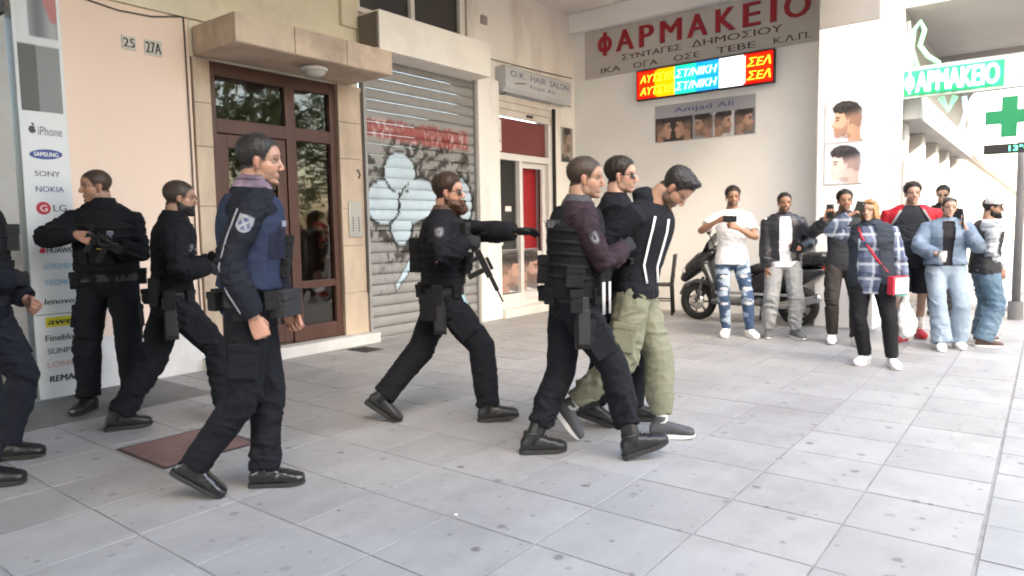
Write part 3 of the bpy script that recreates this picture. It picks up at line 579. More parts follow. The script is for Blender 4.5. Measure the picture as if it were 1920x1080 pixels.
# haircut pictures: plain printed heads in profile
def inpoly(x, y, poly, soft=.02):
    """soft inside mask of a polygon"""
    p = np.array(poly, float); ins = np.zeros(len(x), bool); d = np.full(len(x), 9.0)
    for (x0, y0), (x1, y1) in zip(p, np.roll(p, -1, 0)):
        c = ((y0 > y) != (y1 > y)) & (x < (x1-x0)*(y-y0)/((y1-y0)+1e-12)+x0); ins ^= c
        t = np.clip(((x-x0)*(x1-x0)+(y-y0)*(y1-y0))/((x1-x0)**2+(y1-y0)**2+1e-12), 0, 1); d = np.minimum(d, np.hypot(x-x0-t*(x1-x0), y-y0-t*(y1-y0)))
    return sst(-soft, soft, np.where(ins, d, -d))
FACE = [(-.30, .42), (-.10, .50), (.12, .48), (.27, .38), (.335, .26), (.345, .16), (.335, .115), (.40, .02), (.445, -.055), (.43, -.085), (.365, -.10), (.385, -.145), (.375, -.175), (.36, -.19), (.375, -.215), (.36, -.25), (.345, -.27), (.355, -.32), (.33, -.38), (.25, -.41), (.12, -.37), (-.02, -.29), (-.06, -.40), (-.08, -.62), (-.46, -.62), (-.42, -.30), (-.44, -.10), (-.46, .15)]
HAIR = [(.33, .27), (.30, .30), (.16, .25), (.06, .27), (.02, .16), (-.02, .06), (-.10, .09), (-.13, -.02), (-.22, -.06), (-.36, -.16), (-.45, -.10), (-.50, .12), (-.46, .36), (-.32, .52), (-.10, .60), (.12, .61), (.30, .55), (.42, .44), (.40, .34)]
BEARD = [(-.02, .02), (.04, -.10), (.16, -.14), (.30, -.12), (.385, -.11), (.39, -.14), (.33, -.17), (.32, -.22), (.375, -.23), (.36, -.33), (.33, -.40), (.22, -.43), (.08, -.37), (-.04, -.26), (-.06, -.1)]
def head_print(u, v, cx, cy, s, bg, skin, hair, face=-1, beard=0.0, cloth=None):
    x = (u-cx)/s*face; y = (v-cy)/s; skin = np.array(skin); C = np.tile(np.array(bg, float), (len(u), 1)); C = C*(1+.10*fbm(np.stack([u*4, v*4, u*0], 1), 2, 5))[:, None]
    def put(mask, col):
        k = np.clip(mask, 0, 1)[:, None]; C[:] = C*(1-k)+np.array(col)*k
    if cloth is not None: put(inpoly(x, y, [(-.9, -.9), (-.75, -.60), (-.40, -.46), (-.05, -.52), (.25, -.62), (.55, -.9)]), cloth)
    f = inpoly(x, y, FACE); tone = np.clip(1.0+.55*(x+.05)+.10*y, .62, 1.18); put(f, 0); C += f[:, None]*skin*tone[:, None]
    def el(a, b, ra, rb): return sst(1.25, .75, np.sqrt(((x-a)/ra)**2+((y-b)/rb)**2))
    put(el(-.12, -.02, .055, .095), skin*.95); put(el(-.12, -.02, .03, .06), skin*.55); put(el(.20, -.02, .12, .05)*.35, skin*1.25); put(el(.265, .075, .05, .02), (.05, .035, .03)); put(el(.26, .105, .075, .022)*.6, skin*.5); put(el(.255, .155, .085, .018), np.array(hair)); put(el(.395, -.085, .03, .012), skin*.45); put(el(.345, -.185, .05, .010), skin*.4); put(el(-.02, -.36, .14, .08)*.7, skin*.45)
    if beard: put(inpoly(x, y, BEARD, .035)*beard, np.array(hair)*1.5)
    st = 1+.5*fbm(np.stack([x*14+y*6, y*10, x*0], 1), 2, 7); h = inpoly(x, y, HAIR, .02); top = sst(.05, .32, y+.2*x); put(h*(.45+.55*top), 0); C += (h*(.45+.55*top))[:, None]*np.array(hair)*st[:, None]*(1.0+.8*el(.1, .50, .2, .06))[:, None]; return np.clip(C, 0, 1)
def multi(u, v):
    C = np.tile(np.array([.40, .41, .46]), (len(u), 1)); k = v < .66; cells_ = [(0, .19, (.05, .045, .045)), (.19, .39, (.05, .045, .045)), (.39, .60, (.33, .34, .37)), (.60, .80, (.62, .62, .64)), (.80, 1.0, (.2, .2, .22))]
    for i, (a, b, bg) in enumerate(cells_):
        q = k & (u >= a) & (u < b); uu, vv = (u[q]-a)/(b-a), v[q]/.66
        C[q] = head_print(uu, vv, .5, .50, .98, bg, (.46, .29, .22), (.05, .04, .04), [1, -1, -1, 1, 1][i], .5*(i > 1), (.6, .58, .56) if i < 2 else (.06, .06, .07))
    return C
po = tag(box('haircut_banner', -5.07, -3.47, WY-.012, WY-.001, 2.68, 3.26, M_SIGNW, None, .002), 'printed banner with a row of haircut pictures on the white wall', 'poster')
print_grid('print', PW, -5.065, -3.475, 2.685, 3.255, .0125, multi, 150, 60, M_PRINT, po)
text('lettering', 'Amjad Ali', PW, -4.75, -3.80, 3.10, 3.20, .0135, inks((.12, .13, .28), 'ink_blue'), po, bold=.02)
def small_pic(u, v): return head_print(u, v, .5, .60, .75, (.30, .27, .24), (.35, .24, .18), (.04, .03, .03), 1, .6, (.05, .05, .05))
sp_ = tag(box('haircut_card', -6.598, -6.588, 9.95, 10.32, 2.46, 3.06, M_SIGNW, None, .002), 'small card with a bearded head on the wall beside the salon doorway', 'poster')
print_grid('print', P0, 9.96, 10.31, 2.47, 3.05, -6.5865, small_pic, 40, 60, M_PRINT, sp_)
def pic1(u, v): return head_print(u, v, .55, .46, .88, (.62, .66, .71), (.62, .36, .25), (.035, .03, .03), -1, .45, (.05, .05, .06))
def pic2(u, v): return head_print(u, v, .52, .42, .90, (.60, .63, .70), (.72, .52, .48), (.04, .035, .04), -1, 0, (.8, .76, .75))
for nm, z0, z1, fn in (('square poster of a man with a dark quiff in profile, upper one on the pier', 2.36, 2.88, pic1), ('square poster of a man with a short dark crop, lower one on the pier', 1.84, 2.345, pic2)):
    q = tag(box('haircut_poster', -2.32, -1.87, 9.588, 9.599, z0, z1, M_SIGNW, None, .002), nm, 'poster'); print_grid('print', PY(0), -2.315, -1.875, z0+.005, z1-.005, -9.587, fn, 70, 80, M_PRINT, q)
def pic3(u, v):
    a = head_print(u, v, .30, .46, .80, (.16, .15, .15), (.48, .30, .23), (.05, .04, .04), 1, .3, (.7, .7, .7)); b = head_print(u, v, .74, .48, .78, (.16, .15, .15), (.45, .28, .22), (.04, .03, .03), 1, .7, (.7, .7, .7)); return np.where((u < .5)[:, None], a, b)
q = tag(box('window_poster', -6.648, -6.640, 8.27, 9.30, .36, 1.03, M_SIGNW, None, .002), 'poster of two dark haired heads low in the salon window', 'poster'); print_grid('print', P0, 8.275, 9.295, .365, 1.025, -6.638, pic3, 80, 60, M_PRINT, q)
for (y, z, lb) in ((10.13, 3.42, 'cable'),): MB().tube([(-6.6, y, z), (-6.56, y+.03, z+.01), (-6.55, y+.06, z-.02)], .008).build('cable_stub', M_BLACK, bld).matrix_parent_inverse = bld.matrix_world.inverted()

# ------------------------------------------------------------------ next building along the street
nb = empty('street_building', (-1.72, 11.4, 0), label='sunlit white building with pilasters and grey balcony along the street', cat='building'); bpy.context.view_layer.update()
def N(name, *a, m, bev=.006, parent=None):
    o = box(name, *a, m, parent or nb, bev)
    if parent is None: o.matrix_parent_inverse = nb.matrix_world.inverted()
    return o
M_NB = mat('street_plaster', (.46, .435, .405), .85, var=.05, scale=.8, dirt=(.6, .56, .5), dirt_amt=.3)
M_NBG = mat('street_grey', (.34, .33, .32), .85, var=.06, scale=1)
N('wall', -8, -1.95, 11.4, 60, 0, 18, m=M_NB); N('fascia', -1.949, -1.50, 11.4, 19.5, 2.80, 3.16, m=M_NBG); N('wall', -1.949, -1.74, 11.4, 60, 3.165, 18, m=M_NB)
for k in range(14):
    y = 11.6+k*1.75; N('pilaster', -1.949, -1.72, y, y+.42, 0, 2.795, m=M_NB)
    w = N('window', -1.949, -1.90, y+.44, y+1.72, .5, 2.75, m=M_NBG); MB().box(-1.899, -1.89, y+.50, y+1.05, .6, 2.68).build('pane', glass_mat('street_glass', (.3, .32, .33), .25), w); MB().box(-1.899, -1.89, y+1.11, y+1.66, .6, 2.68).build('pane', MATS['street_glass'], w)
e0, e1 = G(1900, 0, 4.35), G(1916, 118, 4.35)
bal = N('balcony', -1.74, -.20, 11.42, 24, 4.35, 4.55, m=M_NBG); N('balcony_rib', -1.70, -.30, 15.2, 15.4, 4.25, 4.348, m=M_NBG, parent=bal); N('balcony_rib', -1.70, -.30, 19.2, 19.45, 4.25, 4.348, m=M_NBG, parent=bal); N('parapet', -.26, -.19, 11.43, 24, 4.555, 5.5, m=M_NB, parent=bal)
N('balcony', -1.74, -.20, 11.42, 24, 7.5, 7.7, m=M_NBG)
# pharmacy projecting neon board, cross and ornaments
PN = PY(11.15)
fb = tag(box('neon_sign', -1.735, -.34, 11.15, 11.24, 3.05, 3.47, mat('neon_board', (.17, .19, .185), .5), None, .006), 'projecting board with glowing green neon pharmacy lettering', 'sign')
M_NEON = mat('neon_halo_green', (.0, .36, .16), .4, var=0, bump=0, emit=.06); M_NEONW = mat('neon_core', (.55, 1.0, .75), .4, var=0, bump=0, emit=1.3)
box('halo_stand_in', -1.70, -.54, 11.140, 11.149, 3.085, 3.415, mat('halo_green', (.0, .16, .07), .5, var=0, bump=0, emit=.05), fb, .004); phi('neon_halo', PN, -1.665, -1.545, 3.10, 3.40, .012, .006, .03, M_NEON, fb); phi('neon_lettering', PN, -1.66, -1.55, 3.11, 3.39, .03, .012, .022, M_NEONW, fb); text('neon_halo', 'ΑΡΜΑΚΕΙΟ', PN, -1.535, -.58, 3.10, 3.40, .012, M_NEON, fb, thick=.006, bold=.02); text('neon_lettering', 'ΑΡΜΑΚΕΙΟ', PN, -1.525, -.595, 3.12, 3.38, .03, M_NEONW, fb, thick=.02, bold=.02)  # green halo around the letters put into panel and outline colour
ns = tag(MB().tube([(-1.55, 11.3, 3.5), (-1.62, 11.3, 3.75), (-1.60, 11.3, 4.0), (-1.52, 11.3, 4.10), (-1.47, 11.3, 3.98), (-1.52, 11.3, 3.78), (-1.42, 11.3, 3.62), (-1.28, 11.3, 3.50)], .03, 10).build('neon_snake', mat('neon_dim', (.18, .62, .30), .4, var=0, bump=0, emit=.12), None, smooth=True), 'dim green neon snake ornament above the pharmacy lettering', 'neon ornament')
MB().tube([(-1.62, 11.28, 3.5), (-1.66, 11.28, 4.12)], .02).build('support', M_NBG, ns)
nbw = tag(MB().tube([(-.98, 11.3, 3.02), (-.95, 11.3, 2.8), (-1.0, 11.3, 2.62), (-.90, 11.3, 2.5), (-.84, 11.3, 2.62), (-.88, 11.3, 2.45)], .03, 10).build('neon_cup', mat('neon_blue', (.45, .75, .85), .4, var=0, bump=0, emit=.12), None, smooth=True), 'pale blue neon cup ornament below the pharmacy lettering', 'neon ornament')
MB().tube([(-1.25, 11.3, 3.04), (-1.16, 11.3, 2.86), (-1.08, 11.3, 3.04)], .04).build('green_leaf', MATS['neon_dim'], nbw)
cb = tag(MB().add(*prism([(-.90, 2.38), (-.90, 2.93), (-.85, 3.0), (.26, 3.02), (.30, 2.95), (.30, 2.38), (.25, 2.34), (-.86, 2.34)], -.10, .0, PY(11.0))).build('cross_lightbox', mat('lightbox_white', (.8, .8, .8), .5, var=0, bump=0, emit=.35), None, .02), 'white light box with a green pharmacy cross hanging over the pavement', 'sign')
a_, b_ = .085, .255; cx_, cz_ = -.46, 2.66
poly = [(a_, b_), (a_, a_), (b_, a_), (b_, -a_), (a_, -a_), (a_, -b_), (-a_, -b_), (-a_, -a_), (-b_, -a_), (-b_, a_), (-a_, a_), (-a_, b_)]
MB().add(*prism([(cx_+u, cz_+v) for u, v in reversed(poly)], .0, .03, PY(11.0))).build('cross', mat('cross_green', (.006, .15, .06), .4, var=.05, bump=0, emit=.05), cb, .012)
ls = tag(box('temperature_display', -.72, .25, 10.97, 11.08, 2.20, 2.32, M_BLACK, None, .01), 'slim black display strip showing a green temperature below the cross', 'display')
text('digits', '13°C', PY(10.97), -.45, -.22, 2.225, 2.295, 0, mat('digit_green', (.1, 1, .5), .4, var=0, bump=0, emit=.5), ls, bold=.02)
pp = tag(MB().cyl((-.33, 11.6, 0), (-.33, 11.6, 3.2), .05, n=14).build('lamp_post', mat('post_grey', (.12, .12, .13), .5), None, smooth=True), 'dark grey street post behind the pharmacy cross', 'post')
MB().cyl((-.33, 11.6, 0), (-.33, 11.6, .25), .09, n=14).build('base', MATS['post_grey'], pp)
ws = tag(box('stone_bench', -1.45, .9, 12.4, 12.95, .30, .62, mat('bench_white', (.7, .7, .69), .7), None, .02), 'long white stone bench on the sunlit pavement beyond the crowd', 'bench')
for x in (-1.3, -.3, .6): box('leg', x, x+.15, 12.45, 12.9, 0, .299, MATS['bench_white'], ws, .01)
# distant end of the street
fbld = empty('far_building', (3, 62, 0), label='pale far building closing the end of the street', cat='building'); bpy.context.view_layer.update()
o = box('wall', -8, 30, 62, 70, 0, 20, M_NB, fbld, .02); o.matrix_parent_inverse = fbld.matrix_world.inverted()
for i in range(6):
    for j in range(4):
        o = box('window', -2.2+i*2.6, -1.0+i*2.6, 61.9, 61.99, 1.2+j*3.1, 2.9+j*3.1, MATS['street_glass'], fbld, .01); o.matrix_parent_inverse = fbld.matrix_world.inverted()
# across the road: an unseen block sized to shade the arcade; trees mirrored in the glass door
ob = empty('opposite_shade_block', (16, -17, 0), label='tall apartment block across the road from the arcade', cat='building'); bpy.context.view_layer.update()  # unseen block, added and sized to shade the arcade
o = box('wall', 13, 24, -45, -1.3, -.1, 17.5, mat('opposite_shade_wall', (.55, .50, .45), .85), ob, .02); o.matrix_parent_inverse = ob.matrix_world.inverted()
for i in range(10):
    for j in range(5):
        o = box('window', 12.95, 12.995, -36+i*3.4, -34.4+i*3.4, 1+j*3.2, 2.9+j*3.2, MATS['street_glass'], ob, .01); o.matrix_parent_inverse = ob.matrix_world.inverted()
M_LEAF = mat('leaf', (.065, .095, .03), .6, var=.3, scale=2); M_BARK = mat('bark', (.12, .09, .065), .9, bump=.5)
def tree(x, y, hgt, lab_):
    t = empty('street_tree', (x, y, -.14), label=lab_, cat='tree')
    mb = MB().tube([(0, 0, 0), (.05, 0, 1.4), (.0, .08, 2.8), (.1, .1, 4.0)], [(.16, .16), (.13, .13), (.11, .11), (.07, .07)], 9)
    for k in range(6):
        a = k*1.05; mb.tube([(.02, .05, 2.4+.2*k), (.8*math.cos(a), .8*math.sin(a), 3.3+.25*k), (1.4*math.cos(a), 1.4*math.sin(a), 4.1+.25*k)], [(.06, .06), (.04, .04), (.015, .015)], 6)
    mb.build('trunk', M_BARK, t, smooth=True); rng = np.random.default_rng(int(x*10+y)); V = []; F = []
    cl = [(rng.normal(0, 1.3), rng.normal(0, 1.3), hgt*.58+rng.normal(0, 1.5), rng.uniform(.6, 1.1)) for _ in range(40)]
    for (cx, cy, cz, r) in cl:
        for _ in range(150):
            d = nrm(rng.normal(size=3)); p = np.array([cx, cy, cz])+d*r*rng.uniform(.55, 1.05); a = nrm(rng.normal(size=3)); b = nrm(np.cross(a, rng.normal(size=3))); s = rng.uniform(.07, .13); i = len(V)
            V += [p-a*s, p+b*s*.6, p+a*s, p-b*s*.6]; F.append((i, i+1, i+2, i+3))
    link('crown', mesh_from('crown', V, F), M_LEAF, t); return t
tree(.75, -2.8, 7.0, 'leafy pavement tree at the kerb opposite the phone shop'); tree(9.0, 11.0, 8.5, 'leafy street tree across the road, mirrored in the glass door, lower crown'); tree(9.4, 15.0, 9.2, 'taller leafy street tree across the road mirrored in the glass door'); tree(10.0, 19.5, 8.8, 'leafy street tree across the road, furthest along the kerb')  # first tree is added out of view to shade the near paving
# ------------------------------------------------------------------ people: templates
def union(*parts):
    V = []; F = []; o = 0
    for v, f in parts: V.append(np.asarray(v, float)); F += [tuple(i+o for i in q) for q in f]; o += len(v)
    return np.concatenate(V), F
def rotm(axis, a):
    return np.array(Matrix.Rotation(a, 3, axis))
def head_template(female=False):
    E = ellipsoid; k = .94 if female else 1.0
    P = [E((-.014, 0, .150), (.097, .077, .084), 26), E((.026, 0, .150), (.070, .066, .068), 22), E((.032, 0, .088), (.059, .060*k, .074), 22), E((.018, 0, .050), (.064, .054*k, .046), 20), E((.060, 0, .024), (.030, .030, .022), 16),
         E((.082, 0, .016), (.016, .019*k, .014), 12), E((-.03, 0, .05), (.058, .052, .07), 18)]
    for s in (-1, 1):
        P += [E((.045, s*.038, .090), (.026, .021, .022), 12), E((.074, s*.026, .137), (.022, .030, .0095 if not female else .006), 12), E((.006, s*.040*k, .047), (.040, .018*k, .034), 12)]
        P += [E((-.006, s*.0755, .100), (.017, .0065, .028), 14, rotm('X', s*-.18) @ rotm('Y', -.15)), E((.0, s*.073, .077), (.009, .006, .011), 10), E((.101, s*.0125, .0795), (.0105, .0085, .008), 10)]
    P += [loft([(.082, 0, .140), (.092, 0, .118), (.103, 0, .099), (.110, 0, .090)], [(.011, .010), (.0105, .0095), (.012, .012), (.011, .012)], 12, (1, 0, 0)), E((.1085, 0, .0865), (.0125, .0125, .0115), 12)]
    P += [E((.066, 0, .050), (.029, .034, .030), 14), E((.087, 0, .0545), (.012, .022, .0058), 12), E((.0865, 0, .0445), (.0115, .019, .0066), 12)]
    V, F = remesh(*union(*P), .0036, 5, .5)
    # press the eye sockets and the mouth line in
    N = vnormals(V, F); d = np.zeros(len(V))
    for s in (-1, 1):
        q = np.sqrt(((V[:, 1]-s*.032)/.019)**2+((V[:, 2]-.1135)/.0115)**2); d -= .0075*sst(1.2, .3, q)*(V[:, 0] > .04)
    d -= .003*sst(1.0, .2, np.sqrt((V[:, 1]/.024)**2+((V[:, 2]-.0497)/.0030)**2))*(V[:, 0] > .05)
    return V+N*d[:, None], F
HEADS = {False: head_template(False), True: head_template(True)}
def hair_mask(V, style):
    x, y, z = V[:, 0], V[:, 1], V[:, 2]; ay = np.abs(y)
    top = {'short': .188, 'buzz': .190, 'receding': .202, 'quiff': .186, 'pulled': .186}.get(style, .186)
    line = np.interp(x, [-.12, -.06, -.03, -.012, .012, .030, .045, .062, .08, .12], [.052, .058, .070, .120, .118, .112, .150, top-.012, top, top])
    line = line + np.where((x > .04) & (ay < .02) & (style == 'receding'), -.006, 0) + np.where(x > .03, .04*np.clip(.045-ay, -.1, 0), 0)
    line = line + .005*vnoise(V*110, 5)+.003*vnoise(V*260, 6)
    ear = np.sqrt(((x+.004)/.024)**2+((z-.095)/.036)**2) < 1.0
    return np.where(ear & (ay > .066), -1, (z-line))
def make_hair(style, thick, female=False, seed=0):
    V, F = HEADS[female]; m = hair_mask(V, style); N = vnormals(V, F)
    t = thick*sst(.004, .040, m); fade = sst(.11, .19, V[:, 2])*.85+.15
    if style in ('quiff',): t = t*(1+1.5*sst(.0, .07, V[:, 0])*sst(.17, .21, V[:, 2]))
    if style in ('buzz', 'receding'): fade = fade*.8+.2
    n = fbm(V*np.array([60, 120, 70]), 2, seed)+.6*vnoise(V*np.array([25, 30, 25]), seed); t = t*fade*(1+.22*n)+.0012
    up = N+np.array([.1, 0, .25])*sst(.15, .2, V[:, 2])[:, None]
    P = V+up*t[:, None]; rg = np.random.default_rng(seed+5); pool = np.where(m > .002)[0]; SV, SF = [], []
    for i in rg.choice(pool, 2600 if thick > .004 else 1500):
        L = (.004+thick*.55*fade[i])*rg.uniform(.6, 1.3); d = nrm(N[i]*.75+np.array([.35 if style == 'quiff' else -.25, 0, .15])+rg.normal(0, .30, 3)); b = P[i]-N[i]*.001+rg.normal(0, .0012, 3); sd = nrm(np.cross(d, rg.normal(0, 1, 3)))*.0008; j = len(SV); SV += [b-sd, b+sd, b+d*L*.6+sd*.7, b+d*L]; SF.append((j, j+1, j+2, j+3))
    S0 = len(P); P = np.concatenate([P, np.array(SV)]); m = np.concatenate([m, np.ones(len(SV))]); F = F+[tuple(q+S0 for q in f) for f in SF]; keep = [f for f in F if all(m[i] > .006 for i in f)]
    used = sorted({i for f in keep for i in f}); mp = {a: b for b, a in enumerate(used)}
    if not used: return P[:0], []
    return P[used], [tuple(mp[i] for i in f) for f in keep]
def long_hair(kind):
    E = ellipsoid; V, F = make_hair('quiff', .014, True, 3)
    if kind == 'bob':
        P = [E((-.030, 0, .135), (.105, .094, .105), 22), E((-.03, .062, .055), (.062, .036, .095), 16), E((-.03, -.062, .055), (.062, .036, .095), 16), E((-.075, 0, .04), (.05, .075, .10), 16), E((.045, .03, .20), (.05, .05, .03), 14), E((.02, -.045, .185), (.06, .04, .04), 14), E((.035, .070, .09), (.028, .016, .075), 12), E((.03, -.072, .09), (.028, .016, .075), 12)]
    else:                                  # pulled back with a knot
        P = [E((-.02, 0, .148), (.103, .083, .092), 22), E((-.10, 0, .10), (.04, .05, .05), 14), E((-.125, 0, .15), (.035, .035, .035), 14)]
    v, f = remesh(*union(*P), .006, 4, .5)
    N = vnormals(v, f); n = fbm(v*np.array([55, 60, 9]), 2, 4); v = v+N*(.006*n)[:, None]
    # cut the face free
    x, y, z = v[:, 0], v[:, 1], v[:, 2]; lim = np.interp(z, [-.1, .02, .10, .155, .18, .3], [.035, .045, .048, .05, .075, .3] if kind == 'bob' else [-.05, -.03, -.005, .03, .07, .3])
    keep = [q for q in f if all(x[i] < lim[i] or (abs(y[i]) > .062 and kind == 'bob') for i in q)]
    return v, keep
def hand_template(curl=.5, spread=.06, thumb=.5, point=False):
    P = [loft([(-.01, 0, 0), (.02, 0, -.001), (.06, .001, -.001), (.095, 0, 0)], [(.018, .027), (.016, .034), (.0145, .041), (.0115, .040)], 14, (0, 0, 1), 2, 2.6)]
    for q, (y, L, r) in enumerate(((.031, .070, .0088), (.0105, .079, .0090), (-.0105, .073, .0086), (-.030, .057, .0078))):
        a = 0.0; p = np.array([.090-.004*abs(q-1.2), y, .001]); pts = [p-np.array([.02, 0, 0]), p]; c = curl*(1+.10*q) if not (point and q < 1) else .05
        for k, (w, b) in enumerate(zip((.46, .31, .23), (.85, 1.0, .75))):
            a += c*b; d = np.array([math.cos(a), (y/.03)*spread, -math.sin(a)]); p = p+nrm(d)*L*w*1.05; pts.append(p)
        P.append(loft(pts, [(r*1.1, r*1.1), (r*1.08, r*1.08), (r, r), (r*.95, r*.95), (r*.78, r*.78)], 10))
    t0 = np.array([.018, .026, -.006]); d1 = nrm((.62, .70-.35*thumb, -.25-.35*thumb)); d2 = nrm((.85, .25-.5*thumb, -.30-.3*thumb)); P.append(loft([t0, t0+d1*.045, t0+d1*.045+d2*.03, t0+d1*.045+d2*.055], [(.014, .014), (.0115, .0115), (.010, .010), (.0078, .0078)], 10))
    return remesh(*union(*P), .0042, 1, .4)
HANDS = {'relax': hand_template(.42), 'fist': hand_template(1.25, 0, 1.0), 'grip': hand_template(.85, .02, .7), 'flat': hand_template(.12, .16, .1), 'open': hand_template(.25, .1, .2)}
def boot_template(kind):
    sh = {'boot': .05, 'shoe': .05, 'sneaker': .055}[kind]; fat = {'boot': 1.12, 'shoe': 1.0, 'sneaker': 1.06}[kind]
    xs = [-.075, -.06, -.02, .03, .08, .13, .17, .195, .203]; w = np.array([.024, .036, .040, .040, .045, .050, .046, .032, .016])*fat; hh = np.array([.055, .08, .09, .088, .076, .062, .052, .044, .030])*(1.08 if kind == 'boot' else 1)
    V = []; n = 16
    for x, a, b in zip(xs, w, hh):
        for j in range(n):
            th = math.pi*2*j/n; c, s = math.cos(th), math.sin(th); V.append((x, a*np.sign(c)*abs(c)**.75, .018+(b*.5)*(1+np.sign(s)*abs(s)**.8)))
    F = [(i*n+j, (i+1)*n+j, (i+1)*n+(j+1) % n, i*n+(j+1) % n) for i in range(len(xs)-1) for j in range(n)]+[tuple(range(n)), tuple((len(xs)-1)*n+j for j in reversed(range(n)))]
    # ankle at x = 0, z = .085
    leg = loft([(-.012, 0, .03), (-.010, 0, .085), (-.006, 0, .085+sh*.6), (-.004, 0, .085+sh)], [(.050, .038), (.053, .044), (.052, .047), (.054, .050)] if kind == 'boot' else [(.045, .034), (.046, .038), (.044, .037), (.043, .036)], 16, (1, 0, 0), 0)
    v, f = remesh(*union((np.array(V), F), leg), .0062, 2, .5)
    N = vnormals(v, f); v = v+N*(.0016*fbm(v*np.array([60, 40, 60]), 2, 8))[:, None]
    out = [(-.088, .0), (-.084, .022), (-.065, .036), (-.02, .040), (.04, .040), (.09, .048), (.14, .051), (.18, .043), (.203, .026), (.212, 0)]; out = out+[(x, -y) for x, y in reversed(out[1:-1])]
    th = {'boot': .028, 'shoe': .022, 'sneaker': .030}[kind]; sc = fat*.80
    poly = [(x*.965, y*sc) for x, y in reversed(out)]; sv, sf = [], []
    for z, g in ((0, .96), (.004, 1.0), (th*.8, 1.0), (th, .95)): sv += [(x*g if abs(x) > .1 else x, y*g, z+max(0, (x-.12))*.10) for x, y in poly]
    m_ = len(poly); sf = [(i*m_+j, i*m_+(j+1) % m_, (i+1)*m_+(j+1) % m_, (i+1)*m_+j) for i in range(3) for j in range(m_)]; sf = [tuple(reversed(q)) for q in sf]+[tuple(range(m_)), tuple(3*m_+j for j in reversed(range(m_)))]
    lv = []; lf = []
    for k in range(5 if kind == 'boot' else 3):
        x0 = .092-k*.020; z0 = .088+k*.013 if kind != 'boot' else .086+k*.016; a, b = loft([(x0, -.024, z0-.008), (x0+.008, 0, z0+.004), (x0, .024, z0-.008)], [(.0032, .0032)]*3, 6, None, 0); o = len(lv); lv += list(a); lf += [tuple(i+o for i in q) for q in b]
    return (v, f), (np.array(sv), sf), (np.array(lv), lf)
SHOES = {k: boot_template(k) for k in ('boot', 'shoe', 'sneaker')}

# ------------------------------------------------------------------ person builder
def cloth(name, col, rough=.85, var=.10, sheen=.15, weave=260, bump=.12, spec=.25, wear=None):
    if 'cloth_'+name in MATS: return MATS['cloth_'+name]
    m = mat('cloth_'+name, col, rough, var=var, scale=5, bump=bump, bscale=weave, sheen=0, spec=spec*.8, dist=.0015, dirt=wear, dirt_amt=.35, dirt_scale=6)
    n, l = m.node_tree.nodes, m.node_tree.links; b = n['Principled BSDF']; fine = b.inputs['Normal'].links[0].from_socket       # soft creases under the weave
    g = n.new('ShaderNodeNewGeometry'); mp = n.new('ShaderNodeMapping'); mp.inputs['Scale'].default_value = (1, 1, 1.5); mp.inputs['Rotation'].default_value = (.35, .25, 0); l.new(g.outputs['Position'], mp.inputs[0])
    t = n.new('ShaderNodeTexNoise'); t.inputs['Scale'].default_value = 9; t.inputs['Detail'].default_value = 3; t.inputs['Distortion'].default_value = .6; l.new(mp.outputs[0], t.inputs['Vector'])
    a = n.new('ShaderNodeMath'); a.operation = 'SUBTRACT'; l.new(t.outputs[0], a.inputs[0]); a.inputs[1].default_value = .5; c = n.new('ShaderNodeMath'); c.operation = 'ABSOLUTE'; l.new(a.outputs[0], c.inputs[0])
    bp = n.new('ShaderNodeBump'); bp.inputs['Strength'].default_value = .5; bp.inputs['Distance'].default_value = .028; l.new(c.outputs[0], bp.inputs['Height']); l.new(fine, bp.inputs['Normal']); l.new(bp.outputs[0], b.inputs['Normal'])
    return m
M_SKIN = mat('skin', (1, 1, 1), .48, var=.05, scale=18, bump=.08, bscale=220, attr=True, spec=.4, dist=.001)
MATS['skin'].node_tree.nodes['Principled BSDF'].inputs['Subsurface Weight'].default_value = .10
MATS['skin'].node_tree.nodes['Principled BSDF'].inputs['Subsurface Radius'].default_value = (.012, .005, .003)
def hair_mat(nm, c): return mat('hair_'+nm, c, .5, var=.35, scale=70, bump=.5, bscale=160, spec=.35, stretch=(1, 1, .35), dist=.003)
def ik(a, b, l1, l2, pole):
    a, b = np.asarray(a, float), np.asarray(b, float); d = b-a; L = np.linalg.norm(d)
    if L > (l1+l2)*.998: b = a+d/L*(l1+l2)*.998; d = b-a; L = np.linalg.norm(d)
    x = (l1*l1-l2*l2+L*L)/(2*L); hh = math.sqrt(max(0, l1*l1-x*x)); t = d/L; p = nrm(np.asarray(pole, float)-(np.asarray(pole, float)@t)*t); return a+t*x+p*hh, b
TZ = [-.10, -.05, .03, .10, .18, .28, .38, .46, .51, .545, .575, .60, .64]
TD = [.090, .108, .116, .112, .102, .108, .118, .116, .104, .086, .066, .056, .053]
TW = [.140, .160, .167, .160, .150, .156, .170, .180, .172, .145, .108, .078, .062]
from mathutils.bvhtree import BVHTree
PEOPLE = {}
